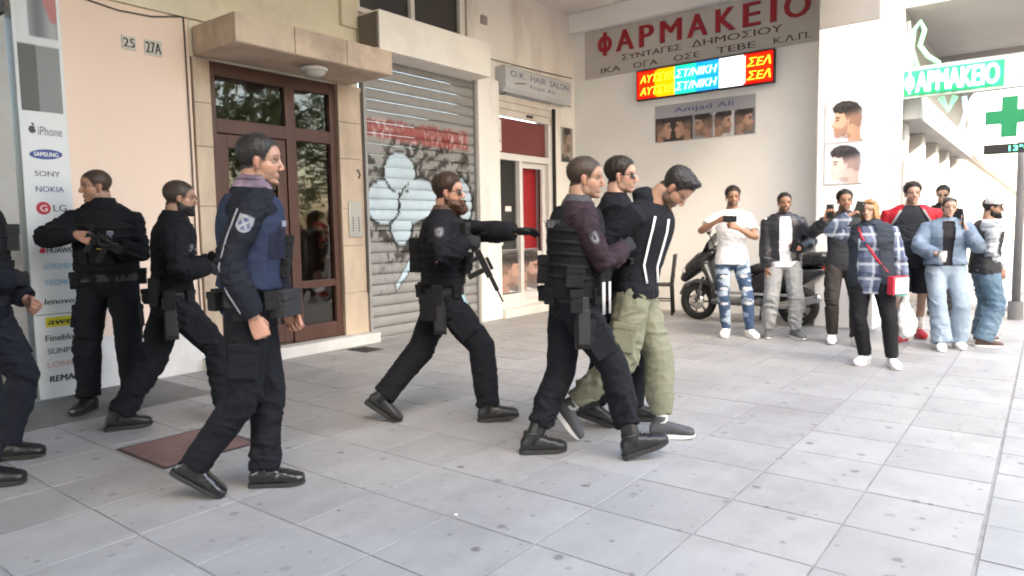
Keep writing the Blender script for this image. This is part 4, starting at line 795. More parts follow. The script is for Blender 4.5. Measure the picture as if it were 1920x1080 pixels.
class Person:
    def __init__(s, label, h=1.78, yaw=40, hip=None, depth=None, feet=None, lean=3, side=0, twist=0, head=(0, 0, 0), hands=None, elbows=((-.6, .5, -.6), (-.6, -.5, -.6)), knees=None, build=1.0, belly=0.0, skin=(.46, .28, .19), female=False, group=None, drop=0.0, neck_fwd=0.0, seed=0):
        s.bv = []; s.h = h; s.S = S = h/1.78; s.w = build; s.belly = belly; s.female = female; s.skin = np.array(skin); s.seed = seed
        y = R(yaw); s.f = np.array([math.cos(y), math.sin(y), 0]); s.l = np.array([-math.sin(y), math.cos(y), 0]); s.u = np.array([0, 0, 1.0])
        s.feet = []
        for (px, py, lift, pitch, fy) in feet: g = G(px, py); s.feet.append((np.array([g[0], g[1], lift]), R(pitch), R(fy)))
        mid = (s.feet[0][0]+s.feet[1][0])/2; dep = depth or DEPTH((mid[0], mid[1], .9)); s.dep = dep
        hp = AT(hip[0], hip[1], dep) if hip else mid
        L1, L2 = .245*S*1.02, .243*S*1.02; L1 = .435*S; L2 = .425*S; az = .085*S
        ank = [f_[0]+np.array([0, 0, az]) for f_ in s.feet]; hz = .945*S-drop
        for _ in range(60):
            hj = [np.array([hp[0], hp[1], hz])+s.l*q*.090*S*build for q in (1, -1)]
            if all(np.linalg.norm(a-b) < (L1+L2)*.996 for a, b in zip(hj, ank)): break
            hz -= .006
        s.P = np.array([hp[0], hp[1], hz]); s.hj = hj; s.ank = ank
        s.knee = []
        for k in range(2):
            fd = s.f*math.cos(s.feet[k][2])+s.l*math.sin(s.feet[k][2]); pole = fd+.08*s.l*(1-2*k) if knees is None else s.f*knees[k][0]+s.l*knees[k][1]; s.knee.append(ik(hj[k], ank[k], L1, L2, pole)[0])
        le, sd, tw = R(lean), R(side), R(twist)
        cf = s.f*math.cos(tw)+s.l*math.sin(tw); cl = np.cross(s.u, cf); cu = nrm(s.u*math.cos(le)+s.f*math.sin(le)+s.l*math.sin(sd)); cf = nrm(cf-(cf@cu)*cu); cl = np.cross(cu, cf); s.cf, s.cl, s.cu = cf, cl, cu
        s.neck = s.spine(.60)[0]
        s.sh = [s.spine(.475)[0]+cl*q*.176*S*build for q in (1, -1)]
        hy, hp_, hr = (R(a) for a in head); hf = cf*math.cos(hy)+cl*math.sin(hy); hl = np.cross(cu, hf); hu = nrm(s.u*.55+cu*.45); hf = nrm(hf-(hf@hu)*hu); hl = np.cross(hu, hf)
        hf2 = hf*math.cos(hp_)-hu*math.sin(hp_); hu2 = hu*math.cos(hp_)+hf*math.sin(hp_); hl2 = hl*math.cos(hr)+hu2*math.sin(hr); hu2 = np.cross(hf2, hl2); s.HM = np.stack([hf2, hl2, hu2], 1); s.HS = S*.985*(.965 if female else 1.0)
        s.hb = s.neck+s.cu*.006*S+hf*(.028+neck_fwd)*S*1.0-hu2*.0           # chin level pivot
        s.wr = []; s.el = []; s.hd = []
        l1, l2 = .285*S, .255*S
        for k in range(2):
            H = hands[k]
            if isinstance(H[0], str): tgt = s.loc(*H[1:4])
            else: tgt = AT(H[0], H[1], dep+H[2])
            e, w_ = ik(s.sh[k], tgt, l1, l2, s.f*elbows[k][0]+s.l*elbows[k][1]+s.u*elbows[k][2]); s.el.append(e); s.wr.append(w_); s.hd.append(H)
        s.root = empty('person', (mid[0], mid[1], 0), 0, label=label, cat='person', group=group); bpy.context.view_layer.update(); s.inv = s.root.matrix_world.inverted(); PEOPLE[label] = s
    def loc(s, a, b, c): return np.array([s.P[0], s.P[1], 0])+s.f*a+s.l*b+s.u*c
    def spine(s, t):                       # point, frame at height t (m at 1.78) above the hips
        S = s.S; k = sst(.02, .22, t); base = s.P+s.u*min(t, .08)*S
        if t > .08: base = base+(s.cu*(t-.08))*S
        f = nrm(s.f*(1-k)+s.cf*k); u = nrm(s.u*(1-k)+s.cu*k); return base, f, nrm(np.cross(u, f)), u
    def put(s, name, V, F, m, cols=None, smooth=True, parent=None, reduce=None):
        V = np.asarray(V)-np.array(s.root.location); me = mesh_from(name, V, F, cols, smooth); o = link(name, me, m, parent or s.root)
        return o
    def torso(s, off, z0, z1, n=22, wscale=None, dscale=None, flare=0.0):
        zs = sorted(set([z0, z1]+[z for z in TZ if z0 < z < z1])); P, rad, ref = [], [], []
        for z in zs:
            p, f, l, u = s.spine(z); d = np.interp(z, TZ, TD)*s.S; w = np.interp(z, TZ, TW)*s.S*s.w
            if s.belly: b = s.belly*math.exp(-((z-.16)/.14)**2); d += b*.55; p = p+f*b*.5; w += b*.35
            if s.female: bb = .03*math.exp(-((z-.37)/.06)**2); p = p+f*bb*.6; d += bb*.5; w += .012*math.exp(-((z-.0)/.08)**2)
            if wscale: w *= np.interp(z, *wscale)
            if dscale: d *= np.interp(z, *dscale)
            fl = flare*sst(z0+.18, z0, z); P.append(p); rad.append((d+off+fl, w+off+fl)); ref.append(f)
        return loft(P, rad, n, np.array(ref), 0, 2.35)
    def sleeve(s, k, off, upto=1.0, base=(.066, .056, .050, .046, .037), bag=0.0):
        S = s.S; a, e, w = s.sh[k], s.el[k], s.wr[k]; inn = s.spine(.47)[0]+s.cl*(1-2*k)*.09*S; b = [x*S*s.w**.5+off for x in base]
        pts = [inn, a-s.cu*.006*S, a*.5+e*.5, a*.08+e*.92, e*.55+w*.45, w]; r = [b[0]*1.0, b[0]*1.02, b[1], b[2]+bag*.3, b[3]+bag, b[4]+bag*.4]
        if upto < 1: pts = [inn, a-s.cu*.006*S, a*(1-upto*.5)+e*upto*.5, a*(1-upto)+e*upto]; r = [b[0], b[0]*1.02, b[1]*1.05, b[1]*1.10]
        return loft(pts, [(q, q) for q in r], 14, None, 0)
    def fold(s, V, F, amp=.006, seed=0, joints=(), fr=(9, 9, 17)):
        N = vnormals(V, F); q = V-s.P; a = np.stack([q@s.f, q@s.l, q@s.u], 1)
        warp = a+.05*np.stack([vnoise(a*6, seed+9), vnoise(a*6+7, seed+8), vnoise(a*6+3, seed+7)], 1)
        sk = np.stack([warp[:, 0]*fr[0], warp[:, 1]*fr[1], warp[:, 2]*fr[2]+warp[:, 0]*5*np.sin(seed+1)+warp[:, 1]*4], 1)
        r = (1-2.4*np.abs(vnoise(sk, seed))**.8)*.62+(1-2.4*np.abs(vnoise(sk*1.9+3, seed+1))**.8)*.45
        A = amp*(.30+1.05*sst(-.25, .45, vnoise(a*np.array([5.5, 5.5, 5.0])+11, seed+4)))
        for (p, rad, mul) in joints: A = A*(1+mul*np.exp(-(np.linalg.norm(V-p, axis=1)/rad)**2))
        return V+N*(A*r)[:, None]
    def garment(s, name, parts, m, voxel=.011, smooth=4, amp=.006, joints=(), seed=None, parent=None, fr=(9, 9, 17)):
        V, F = remesh(*union(*parts), voxel, smooth, .5); V = s.fold(V, F, amp, s.seed*13+sum(map(ord, name)) % 7 if seed is None else seed, joints, fr); s.bv.append(BVHTree.FromPolygons([tuple(v) for v in V], F)); return s.put(name, V, F, m, parent=parent)
    # ---- body
    def body(s, hair='short', hair_col=('black', (.018, .015, .013)), thick=.012, stub=.35, bare=0.0, gloves=(False, False), hand_kind=('relax', 'relax'), beard=None, glasses=None, brow=(.03, .02, .015), voxel_arm=.010):
        V, F = HEADS[s.female]; x, y, z = V[:, 0], V[:, 1], V[:, 2]; ay = np.abs(y); C = np.tile(s.skin, (len(V), 1))*(1+.10*fbm(V*40, 2, s.seed))[:, None]
        def mx(m_, c):
            nonlocal C
            C = C*(1-m_[:, None])+np.array(c)*m_[:, None]
        red = s.skin*np.array([1.12, .82, .80]); mx(.5*sst(1.3, .2, np.sqrt(((ay-.042)/.025)**2+((z-.085)/.02)**2))*(x > .02), red); mx(.4*sst(1.3, .3, np.sqrt((y/.016)**2+((z-.086)/.014)**2))*(x > .08), red); mx(.45*(ay > .070)*(z < .135), red)
        lip = sst(1.1, .6, np.sqrt((y/.025)**2+((z-.0495)/.011)**2))*(x > .068); mx(.65*lip, s.skin*np.array([.95, .55, .52]))
        if stub:
            bz = np.interp(x, [-.02, .0, .03, .06, .09], [.10, .075, .062, .060, .066]); bm = sst(.010, -.006, z-bz)*sst(-.03, -.005, x)*(1-lip)+0; mous = sst(1.15, .7, np.sqrt((y/.034)**2+((z-.066)/.010)**2))*(x > .06); mx(np.clip(np.maximum(bm*(1-sst(.3, 1, lip)), mous*.9), 0, 1)*stub, np.array(brow)*1.6)
        for q in (-1, 1):
            arch = .139+.006*np.sin((ay-.012)/.04*math.pi*.8); mx(.88*sst(.0058, .0030, np.abs(z-arch))*sst(.009, .014, ay)*sst(.056, .048, ay)*(x > .045)*.5, brow)
        hm = hair_mask(V, hair if hair in ('short', 'buzz', 'receding', 'quiff') else 'short')
        if hair and hair not in ('cap',): mx(.85*sst(-.016, .010, hm+.004*vnoise(V*150, 9)), np.array(hair_col[1])*1.15)
        HV = (V*s.HS) @ s.HM.T+s.hb; parts = [(HV, F)]; cols = [C]
        for q in (-1, 1):                     # eyes
            ev, ef = ellipsoid((.0675, q*.0315, .1125), (.0118, .0125, .0105), 18); dx = ev[:, 0]-.0675; r_ = np.sqrt((ev[:, 1]-q*.0315)**2+(ev[:, 2]-.1125)**2)
            ec = np.where(((r_ < .0068) & (dx > 0))[:, None], np.array([.02, .013, .010]), np.array([.27, .24, .225])); ec = np.where(((ev[:, 2] > .1150) | (ev[:, 2] < .1075))[:, None], s.skin*.72, ec); parts.append(((ev*s.HS) @ s.HM.T+s.hb, ef)); cols.append(ec)
        n0 = s.spine(.53)[0]; n2 = s.hb+(np.array([-.032, 0, .055])*s.HS) @ s.HM.T; n1 = (s.neck*.55+n2*.45); rr = (.056 if not s.female else .047)*s.S
        nv, nf = remesh(*loft([n0, n0*.4+n1*.6, n1, n2], [(rr*1.35, rr*1.5), (rr*1.12, rr*1.2), (rr*1.05, rr*1.08), (rr*1.0, rr*1.0)], 18, s.cf, 2), .009, 2); parts.append((nv, nf)); cols.append(np.tile(s.skin*.93, (len(nv), 1))*(1+.06*fbm(nv*30, 2))[:, None])
        for k in range(2):
            H = s.hd[k]; a, e, w = s.sh[k], s.el[k], s.wr[k]; hx = nrm(w-e) if len(H) < 6 or H[5] is None else nrm(s.f*H[5][0]+s.l*H[5][1]+s.u*H[5][2]); pm = H[4] if len(H) > 4 and H[4] is not None else (0, (1 if k else 1)*(1 if k == 1 else -1)*1.0, 0)
            pn = s.f*pm[0]+s.l*pm[1]+s.u*pm[2]; hz = nrm(-(pn-(pn@hx)*hx)); hy_ = np.cross(hz, hx); Hm = np.stack([hx, hy_, hz], 1)
            hv, hf = HANDS[hand_kind[k]]; hv = hv.copy(); flip = k == 0
            if flip: hv[:, 1] *= -1; hf = [tuple(reversed(q)) for q in hf]
            W = (hv*s.S*(1.0 if not s.female else .9)) @ Hm.T+w+hx*.012*s.S
            setattr(s, 'hand%d' % k, (w+hx*.075*s.S, Hm))
            if gloves[k]:
                Nn = vnormals(W, hf); s.put('glove', W+Nn*.0022, hf, cloth('glove', (.018, .018, .02), .7))
            else:
                parts.append((W, hf)); hc = np.tile(s.skin*np.array([1.02, .92, .90]), (len(W), 1))*(1+.10*fbm(hv*60, 2))[:, None]; cols.append(hc)
            fa = loft([a*.6+e*.4, e*.97+a*.03, e*.72+w*.28, w*.75+e*.25, w+hx*.02], [(.046*s.S, .046*s.S), (.041*s.S, .043*s.S), (.043*s.S, .040*s.S), (.031*s.S, .029*s.S), (.026*s.S, .021*s.S)], 14, s.cu if abs(nrm(w-e)@s.cu) < .8 else s.cf)
            fv, ff = remesh(*fa, voxel_arm, 2); parts.append((fv, ff)); cols.append(np.tile(s.skin, (len(fv), 1))*(1+.08*fbm(fv*40, 2))[:, None])
            hv2 = loft([s.hj[k], s.knee[k], s.ank[k]], [(.07*s.S,)*2, (.048*s.S,)*2, (.036*s.S,)*2], 12); parts.append(hv2); cols.append(np.tile(s.skin, (len(hv2[0]), 1)))
        tv = s.torso(-.02, -.08, .56, 16); parts.append(tv); cols.append(np.tile(s.skin, (len(tv[0]), 1)))
        U, Fa = union(*parts); s.bodyo = s.put('body', U, Fa, M_SKIN, np.concatenate(cols))
        if hair in ('bob', 'pulled'): hv, hf = long_hair(hair)
        elif hair and hair != 'cap': hv, hf = make_hair(hair, thick, s.female, s.seed)
        else: hf = []
        if hf: s.put('hair', (hv*s.HS) @ s.HM.T+s.hb, hf, hair_mat(*hair_col))
        if beard:
            N = vnormals(V, F); bz = np.interp(x, [-.02, .0, .03, .06, .09], [.105, .085, .066, .063, .064]); bm = (bz-z); lp = np.sqrt((y/.022)**2+((z-.0495)/.009)**2) < 1
            bm = np.where(lp & (x > .07), -1, bm); bm = np.where(x < -.012, -1, bm); t = beard[0]*sst(-.003, .012, bm)*(1+.25*fbm(V*np.array([60, 130, 40]), 2, 2))*(.5+.9*sst(.0, .07, x))+.0012
            keep = [f_ for f_ in F if all(bm[i] > -.001 for i in f_)]; us = sorted({i for f_ in keep for i in f_}); mp = {a: b for b, a in enumerate(us)}
            bv = (V+(N+np.array([.15, 0, -.35]))*t[:, None])[us]; s.put('beard', (bv*s.HS) @ s.HM.T+s.hb, [tuple(mp[i] for i in f_) for f_ in keep], hair_mat(*beard[1]))
        if glasses: s.glasses(glasses)
        return s
    def hpt(s, p): return (np.asarray(p, float)*s.HS) @ s.HM.T+s.hb
    def glasses(s, kind):
        mb = MB(); dz = .088 if kind == 'top' else 0; dx = -.035 if kind == 'top' else 0
        for q in (-1, 1):
            V, F = ellipsoid((0, 0, 0), (.004, .0285, .0195), 16, rotm('Z', q*.22)); mb.add(s.hpt(V+np.array([.0905+dx, q*.033, .113+dz])), F)
            mb.tube([s.hpt((.088+dx, q*.058, .120+dz)), s.hpt((.05+dx, q*.076, .120+dz)), s.hpt((.0+dx, q*.081, .116+dz))], .0028, 6)
        mb.tube([s.hpt((.094+dx, -.012, .119+dz)), s.hpt((.097+dx, 0, .121+dz)), s.hpt((.094+dx, .012, .119+dz))], .0026, 6)
        mb.v = [tuple(np.array(v)-np.array(s.root.location)) for v in mb.v]; mb.build('sunglasses', mat('lens', (.008, .008, .009), .08, var=0, bump=0, spec=.8), s.root, smooth=True)
    # ---- clothes
    def trousers(s, m, bag=0.0, hem=.0, amp=.0075, cuff=1.0, top=.06, shorts=False, flare=0.0, name='trousers'):
        S = s.S; parts = [s.torso(.010, -.09, top, 20)]; J = []
        for k in range(2):
            hj, kn, an = s.hj[k], s.knee[k], s.ank[k]; end = an+(kn-an)*hem; wq = s.w**.5
            cr = s.P+s.l*(1-2*k)*.045*S-s.u*.03*S
            pts = [hj+s.u*.03*S, hj*.72+kn*.28+s.l*(1-2*k)*.0, hj*.3+kn*.7, kn+nrm(kn-(hj+an)/2+1e-6)*.004, kn*.66+end*.34, kn*.25+end*.75, end]
            r = np.array([.100, .094, .079, .070, .068, .060, .058])*S*wq+bag*np.array([.25, .6, .8, 1, 1, 1, .9])+flare*np.array([0, 0, 0, .1, .35, .75, 1])
            r[-1] *= cuff
            if shorts: pts = pts[:3]+[kn*.85+hj*.15]; r = np.array([.102, .102, .10, .105])*S*wq+bag
            parts.append(loft(pts, [(q*1.04, q) for q in r], 16, s.f, 0)); J += [(kn, .12, .8), (end, .10, .9 if cuff >= 1 else 1.3), (hj-s.u*.05, .10, .5)]
        s.tr = s.garment(name, parts, m, .0095, 2, amp, J, fr=(9, 9, 17)); return s.tr
    def shoes(s, kind, m_up, m_sole, laces=None):
        for k in range(2):
            (p, pitch, fy), (up, so, la) = s.feet[k], SHOES[kind]; fd = s.f*math.cos(fy)+s.l*math.sin(fy); ld = np.cross(s.u, fd); fx = fd*math.cos(pitch)+s.u*math.sin(pitch); uz = np.cross(fx, ld); M_ = np.stack([fx, ld, uz], 1); a0 = np.array([0, 0, .085]); T = lambda v: ((v-a0)*s.S) @ M_.T+s.ank[k]
            uv = (T(up[0]), up[1]); ax = nrm(s.knee[k]-s.ank[k]); uv = union(uv, loft([s.ank[k]-ax*.03, s.ank[k]+ax*.06, s.ank[k]+ax*.13, s.ank[k]+ax*.20*s.S], [(.050, .044), (.052, .048), (.054, .051), (.058, .056)], 18, fd, 0)) if kind == 'boot' else uv
            o = s.put('boot' if kind == 'boot' else 'shoe', uv[0], uv[1], m_up); sv = s.put('sole', T(so[0]), so[1], m_sole, smooth=False, parent=o)
            if laces: s.put('laces', T(la[0]), la[1], laces, parent=o)
    def belt(s, m, z=.03, hgt=.05, off=.022, pouches=(), buckle=True, mp=None):
        p, r, rf = [], [], []
        for z_ in (z-hgt/2, z+hgt/2):
            q, f, l, u = s.spine(z_); p.append(q); r.append((np.interp(z_, TZ, TD)*s.S+off+s.belly*.4, np.interp(z_, TZ, TW)*s.S*s.w+off+s.belly*.2)); rf.append(f)
        V, F = loft(p, r, 28, np.array(rf), 0, 2.35); o = s.put('belt', V, F, m, smooth=False)
        for (ang, w, h_, d, dz) in pouches: s.pouch('pouch', ang, z+dz, w, h_, d, off, mp or m, o)
        return o
    def bands(s, m, zs, off, hgt=.022):
        for z in zs:
            p, r, rf = [], [], []
            for z_ in (z-hgt/2, z+hgt/2):
                q, f, l, u = s.spine(z_); b = s.belly*math.exp(-((z_-.16)/.14)**2); p.append(q+f*b*.5); r.append((np.interp(z_, TZ, TD)*s.S+off+b*.55, np.interp(z_, TZ, TW)*s.S*s.w+off+b*.35)); rf.append(f)
            V, F = loft(p, r, 32, np.array(rf), 0, 2.35); s.put('webbing_strap', V, F, m)
    def pouch(s, name, ang, z, w, h_, d, off, m, parent=None, flap=True):
        q, f, l, u = s.spine(z); a = R(ang); dr = f*math.cos(a)+l*math.sin(a); rd = np.interp(z, TZ, TD)*s.S+s.belly*.6; rw = np.interp(z, TZ, TW)*s.S*s.w; e = 2.0/2.35
        k = 1/((abs(math.cos(a))/(rd+off))**2.35+(abs(math.sin(a))/(rw+off))**2.35)**(1/2.35); tg = np.cross(u, dr); c = q+dr*k; mb = MB()
        M4 = Matrix([[tg[i], dr[i], u[i], c[i]-s.root.location[i]] for i in range(3)]+[[0, 0, 0, 1]])
        mb.box(-w/2, w/2, -.02, d, -h_/2, h_/2, M=M4)
        if flap: mb.box(-w/2-.003, w/2+.003, -.02, d+.004, h_/2-.35*h_, h_/2+.004, M=M4)
        return mb.build(name, m, parent or s.root, .006)
    def on_torso(s, ang, z, off):
        q, f, l, u = s.spine(z); a = R(ang); dr = f*math.cos(a)+l*math.sin(a); rd = np.interp(z, TZ, TD)*s.S+s.belly*.6*math.exp(-((z-.16)/.14)**2); rw = np.interp(z, TZ, TW)*s.S*s.w
        k = 1/((abs(math.cos(a))/(rd+off))**2.35+(abs(math.sin(a))/(rw+off))**2.35)**(1/2.35); return q+dr*k, dr, np.cross(u, dr), u
    def jacket(s, m, off=.020, z0=-.07, z1=.60, name='jacket', bag=.008, upto=1.0, amp=.007, sleeves=True, extra=(), wscale=None, flare=.004, voxel=.0095):
        parts = [s.torso(off, z0, z1, 22, wscale, None, flare)]; J = []
        if sleeves:
            for k in range(2): parts.append(s.sleeve(k, off*.55+.004, upto, bag=bag)); J += [(s.el[k], .09, 1.0), (s.wr[k], .07, .6), (s.sh[k]-s.cu*.08, .09, .7)]
        J.append((s.spine(.12)[0], .16, .5)); s.jk = s.garment(name, parts+list(extra), m, voxel, 2, amp, J, fr=(10, 10, 19)); return s.jk
    def collar(s, m, off=.016, z0=.555, z1=.64, name='collar', parent=None, tilt=0.0, amp=.002):
        p = []; r = []; rf = []
        for z_ in np.linspace(z0, z1, 4):
            q, f, l, u = s.spine(z_); p.append(q+f*tilt*(z_-z0)); rr = .058*s.S+off+.03*sst(z1, z0, z_); r.append((rr, rr*1.05)); rf.append(f)
        V, F = loft(p, r, 24, np.array(rf), 0); F = F[:-2]; n = 24; V = np.concatenate([V, V*1.0]); K = len(V)//2
        cen = np.repeat(np.array(p), n, 0); V[K:] = cen+(V[:K]-cen)*.93; F2 = F+[tuple(reversed([i+K for i in f_])) for f_ in F]; tp = 3*n
        F2 += [(tp+j, tp+(j+1) % n, K+tp+(j+1) % n, K+tp+j) for j in range(n)]; return s.put(name, s.fold(V, F2, amp, 3), F2, m, parent=parent or s.jk)
    def vest(s, m, off=.042, z0=.10, z1=.545, name='vest', amp=.002):
        parts = [s.torso(off, z0, .44, 24), s.torso(off-.004, .40, z1, 22, ([.40, .46, .52, .56], [.95, .76, .66, .62]))]; V, F = remesh(*union(*parts), .011, 3, .5); V = s.fold(V, F, amp, 2); s.bv.append(BVHTree.FromPolygons([tuple(v) for v in V], F)); return s.put(name, V, F, m)
    def patch(s, name, p, n_, up, w, h_, fn, m=None, nu=26, nv=28, bend=.0):
        """small printed badge standing on the cloth at p"""
        n_ = nrm(n_); up = nrm(np.asarray(up)-(np.asarray(up)@n_)*n_); rt = np.cross(up, n_); U, W = np.meshgrid(np.linspace(0, 1, nu), np.linspace(0, 1, nv)); U, W = U.ravel(), W.ravel(); C = fn(U, W); ok = C[:, 0] >= 0
        P = p+np.outer((U-.5)*w, rt)+np.outer((W-.5)*h_, up)-np.outer(bend*(2*U-1)**2, n_); F = [(j*nu+i, j*nu+i+1, (j+1)*nu+i+1, (j+1)*nu+i) for j in range(nv-1) for i in range(nu-1)]
        F = [f_ for f_ in F if all(ok[i] for i in f_)]
        if len(s.bv): D = np.array([(s.snap(q, n_)-p)@n_ for q in P]); md = np.median(D); P = P+np.outer(np.clip(D, md-.02, md+.012)-(P-p)@n_, n_)
        return s.put(name, P, F, m or M_PRINT, np.clip(C, 0, 1))
    def snap(s, p, n_, up=.004, reach=.10):
        n_ = nrm(n_); best = None
        for b in s.bv:
            h = b.ray_cast(Vector(p+n_*reach), Vector(-n_), reach*2.2)
            if h[0] is not None and (best is None or h[3] < best[1]): best = (np.array(h[0]), h[3])
        return best[0]+n_*up if best else p
    def finish(s):
        tp = s.hpt((-.0, 0, .235)); a = PROJ(tp); print('PERSON %-46s top %4d %4d  hip %4d %4d z %.2f' % (s.root['label'][:46], a[0], a[1], *PROJ(s.P), s.P[2]))
# ------------------------------------------------------------------ cast
BK = cloth('black_uniform', (.0065, .0068, .0095), .85, sheen=.25); BK2 = cloth('black_trousers', (.0075, .0082, .0115), .85, sheen=.25); NV = cloth('navy_jacket', (.0085, .0098, .0155), .8, sheen=.2)
VB = cloth('vest_blue', (.019, .026, .055), .8); VK = cloth('vest_black', (.009, .0095, .011), .9, weave=140, bump=.3); MAR = cloth('maroon_sleeve', (.026, .015, .020), .85)
LEA = mat('boot_leather', (.013, .013, .014), .38, var=.2, scale=12, bump=.2, bscale=90, spec=.5); RUB = mat('rubber_sole', (.022, .022, .022), .75, var=.2); LACE = mat('lace', (.02, .02, .02), .8)
BELT = mat('belt_black', (.016, .016, .017), .55, var=.1); PCH = cloth('pouch', (.011, .011, .012), .8)
WHT2 = cloth('white_shirt', (.72, .72, .735), .8, sheen=0); OLI = cloth('olive_cargo', (.175, .178, .128), .88); HOOD = cloth('black_hoodie', (.0095, .010, .0135), .9, sheen=.3)
BLK_H, BRN_H, GRY_H = ('black', (.012, .010, .009)), ('dark_brown', (.020, .013, .009)), ('greying', (.026, .024, .023))
def emblem(kind):
    def fn(u, v):
        x, y = (u-.5)*2, (v-.5)*2; sh = np.where(y > -.1, np.maximum(np.abs(x)-.92+.10*np.maximum(0, y-.6)*2, np.abs(y)-.95), np.sqrt((x/.92)**2+((y+.1)/.88)**2)-1); C = np.full((len(u), 3), -1.0); ins = sh < 0
        if kind == 'shield':
            C[ins] = (.20, .21, .24); r = np.sqrt(x*x+(y+.05)**2); C[ins & (r < .62)] = (.05, .065, .13); C[ins & (r < .62) & ((np.abs(x-y-.05) < .16) | (np.abs(x+y+.05) < .16))] = (.22, .23, .26); C[ins & (sh > -.10)] = (.09, .095, .11)
        else:
            C[ins] = (.05, .05, .055); r = np.sqrt(x*x+y*y); C[ins & (r < .6)] = (.16, .16, .17); C[ins & (r < .36)] = (.05, .05, .06)
        return C
    return fn
def strip(c, n=1):
    def fn(u, v): return np.tile(np.array(c), (len(u), 1))
    return fn
def arm_patch(p, k, z, w, h_, kind, off=.075, name='shoulder_patch'):
    a, e = p.sh[k], p.el[k]; d = nrm(e-a); c = a*(1-z)+e*z; out = p.l*(1-2*k); out = nrm(out-(out@d)*d+.12*p.f); p.patch(name, c+out*off, out, -d, w, h_, emblem(kind), bend=.010)
def police(p, tr=BK2, cuff=1.06, bootk='boot', boot=LEA, hem=.06, bag=.012, belt=True, pouches=((-95, .07, .13, .05, -.02), (-60, .06, .09, .04, 0), (100, .08, .12, .05, 0), (150, .07, .09, .04, 0), (-140, .07, .09, .04, 0))):
    p.trousers(tr, bag, hem, .0095, cuff); p.shoes(bootk, boot, RUB, LACE if bootk == 'boot' else None)
    for k in range(2):                     # thigh pockets
        c = p.hj[k]*.45+p.knee[k]*.55+p.l*(1-2*k)*(.088+bag*.7); ax = nrm(p.knee[k]-p.hj[k]); out = p.l*(1-2*k); ff = np.cross(ax, out); M4 = Matrix([[ff[i], out[i], -ax[i], c[i]-p.root.location[i]] for i in range(3)]+[[0, 0, 0, 1]]); MB().box(-.07, .07, -.02, .010, -.09, .08, M=M4).box(-.073, .073, -.02, .014, .045, .084, M=M4).build('thigh_pocket', tr, p.root, .007)
    if belt: p.belt(BELT, .045, .05, .030, pouches, mp=PCH)
def holster(p, ang=-92):
    c, dr, tg, u = p.on_torso(ang, -.05, .045); mb = MB(); M4 = Matrix([[tg[i], dr[i], u[i], c[i]-p.root.location[i]] for i in range(3)]+[[0, 0, 0, 1]])
    mb.box(-.035, .035, -.01, .035, -.17, .03, M=M4); mb.box(-.05, .03, .0, .03, .02, .10, M=M4); mb.box(-.045, .045, -.012, .0, -.20, .0, M=M4); mb.build('holster', BELT, p.root, .008)

# ---- officer in blue vest walking
p = Person('officer in navy jacket and blue protective vest walking past the brown door', 1.835, 52, (470, 590), 3.55, [(497, 912, 0, 0, -8), (368, 936, .085, -34, -5)], lean=4, twist=4, head=(-6, 4, 0),
           hands=((536, 588, .10, None, (0, -1, 0), (.5, 0, -.8)), (474, 592, -.20, None, (-.2, 1, 0), (.35, 0, -.9))), elbows=((-.8, .6, -.3), (-.9, -.35, -.2)), skin=(0.376, 0.216, 0.152), seed=1, build=1.02)
p.body('receding', GRY_H, .010, .30, hand_kind=('fist', 'fist')); police(p, bootk='shoe', boot=mat('polished_leather', (.012, .012, .014), .22, var=.15, spec=.6), hem=.02, bag=.010)
p.jacket(NV, .022, -.02, .585, bag=.012); v = p.vest(VB, .046, .10, .55); p.collar(NV, .02, .56, .625)
def scarf(u, v_): return None
sc = p.collar(cloth('patterned_scarf', (.16, .12, .16), .9, var=.8), .010, .585, .645, 'scarf', p.root, amp=.004)
arm_patch(p, 1, .30, .085, .095, 'shield', .080)
c, dr, tg, u = p.on_torso(-28, .42, .050); p.patch('name_strip', c, dr, u, .10, .03, strip((.22, .24, .30)), nu=6, nv=4)
c, dr, tg, u = p.on_torso(-48, .33, .050); p.patch('vest_panel', c, dr, u, .12, .16, strip((.008, .010, .026)), nu=8, nv=8)
p.pouch('radio', 10, .30, .06, .13, .045, .045, PCH); p.pouch('vest_pouch', -14, .20, .08, .10, .04, .045, PCH); p.pouch('bum_bag', -20, .02, .20, .13, .07, .035, cloth('grey_nylon', (.03, .03, .032), .7)); holster(p, 95)
a, e, w = p.sh[1], p.el[1], p.wr[1]; bk = -p.f*.6-p.l*.8
pts = [a+nrm(bk+p.u*.3)*.082-p.u*.02, (a+e)/2+nrm(bk)*.080, e+nrm(bk)*.072, (e+w)/2+nrm(bk)*.066, w+nrm(bk)*.050+(e-w)*.08]
pts = [p.snap(q, bk, .003) for q in pts]; p.put('sleeve_piping', *loft(pts, [(.0045, .0045)]*5, 8, None, 1), cloth('piping', (.20, .205, .215), .6)); p.finish()

# ---- bearded officer behind him
p = Person('bearded officer in plain black walking in front of the peach wall', 1.86, 66, (322, 560), 5.05, [(222, 806, 0, 0, 0), (428, 792, .0, 8, 0)], lean=5, head=(-2, 4, 0),
           hands=((392, 490, .15), (388, 500, -.05, None, None, (.8, .2, -.3))), elbows=((-.5, .6, -.6), (-.6, -.7, -.3)), skin=(0.336, 0.192, 0.132), seed=2, build=1.06)
p.body('buzz', ('cropped', (.045, .030, .022)), .003, .85, hand_kind=('relax', 'relax'), beard=(.005, BLK_H), gloves=(True, True)); police(p, bag=.016); p.jacket(BK, .026, -.08, .60, bag=.016, amp=.009); p.collar(BK, .018, .56, .63)
c, dr, tg, u = p.on_torso(-60, .38, .032); p.patch('chest_badge', c, dr, u, .07, .07, emblem('round'), nu=16, nv=16); holster(p, -95); p.pouch('baton_pouch', -120, .08, .05, .20, .05, .04, PCH); p.finish()

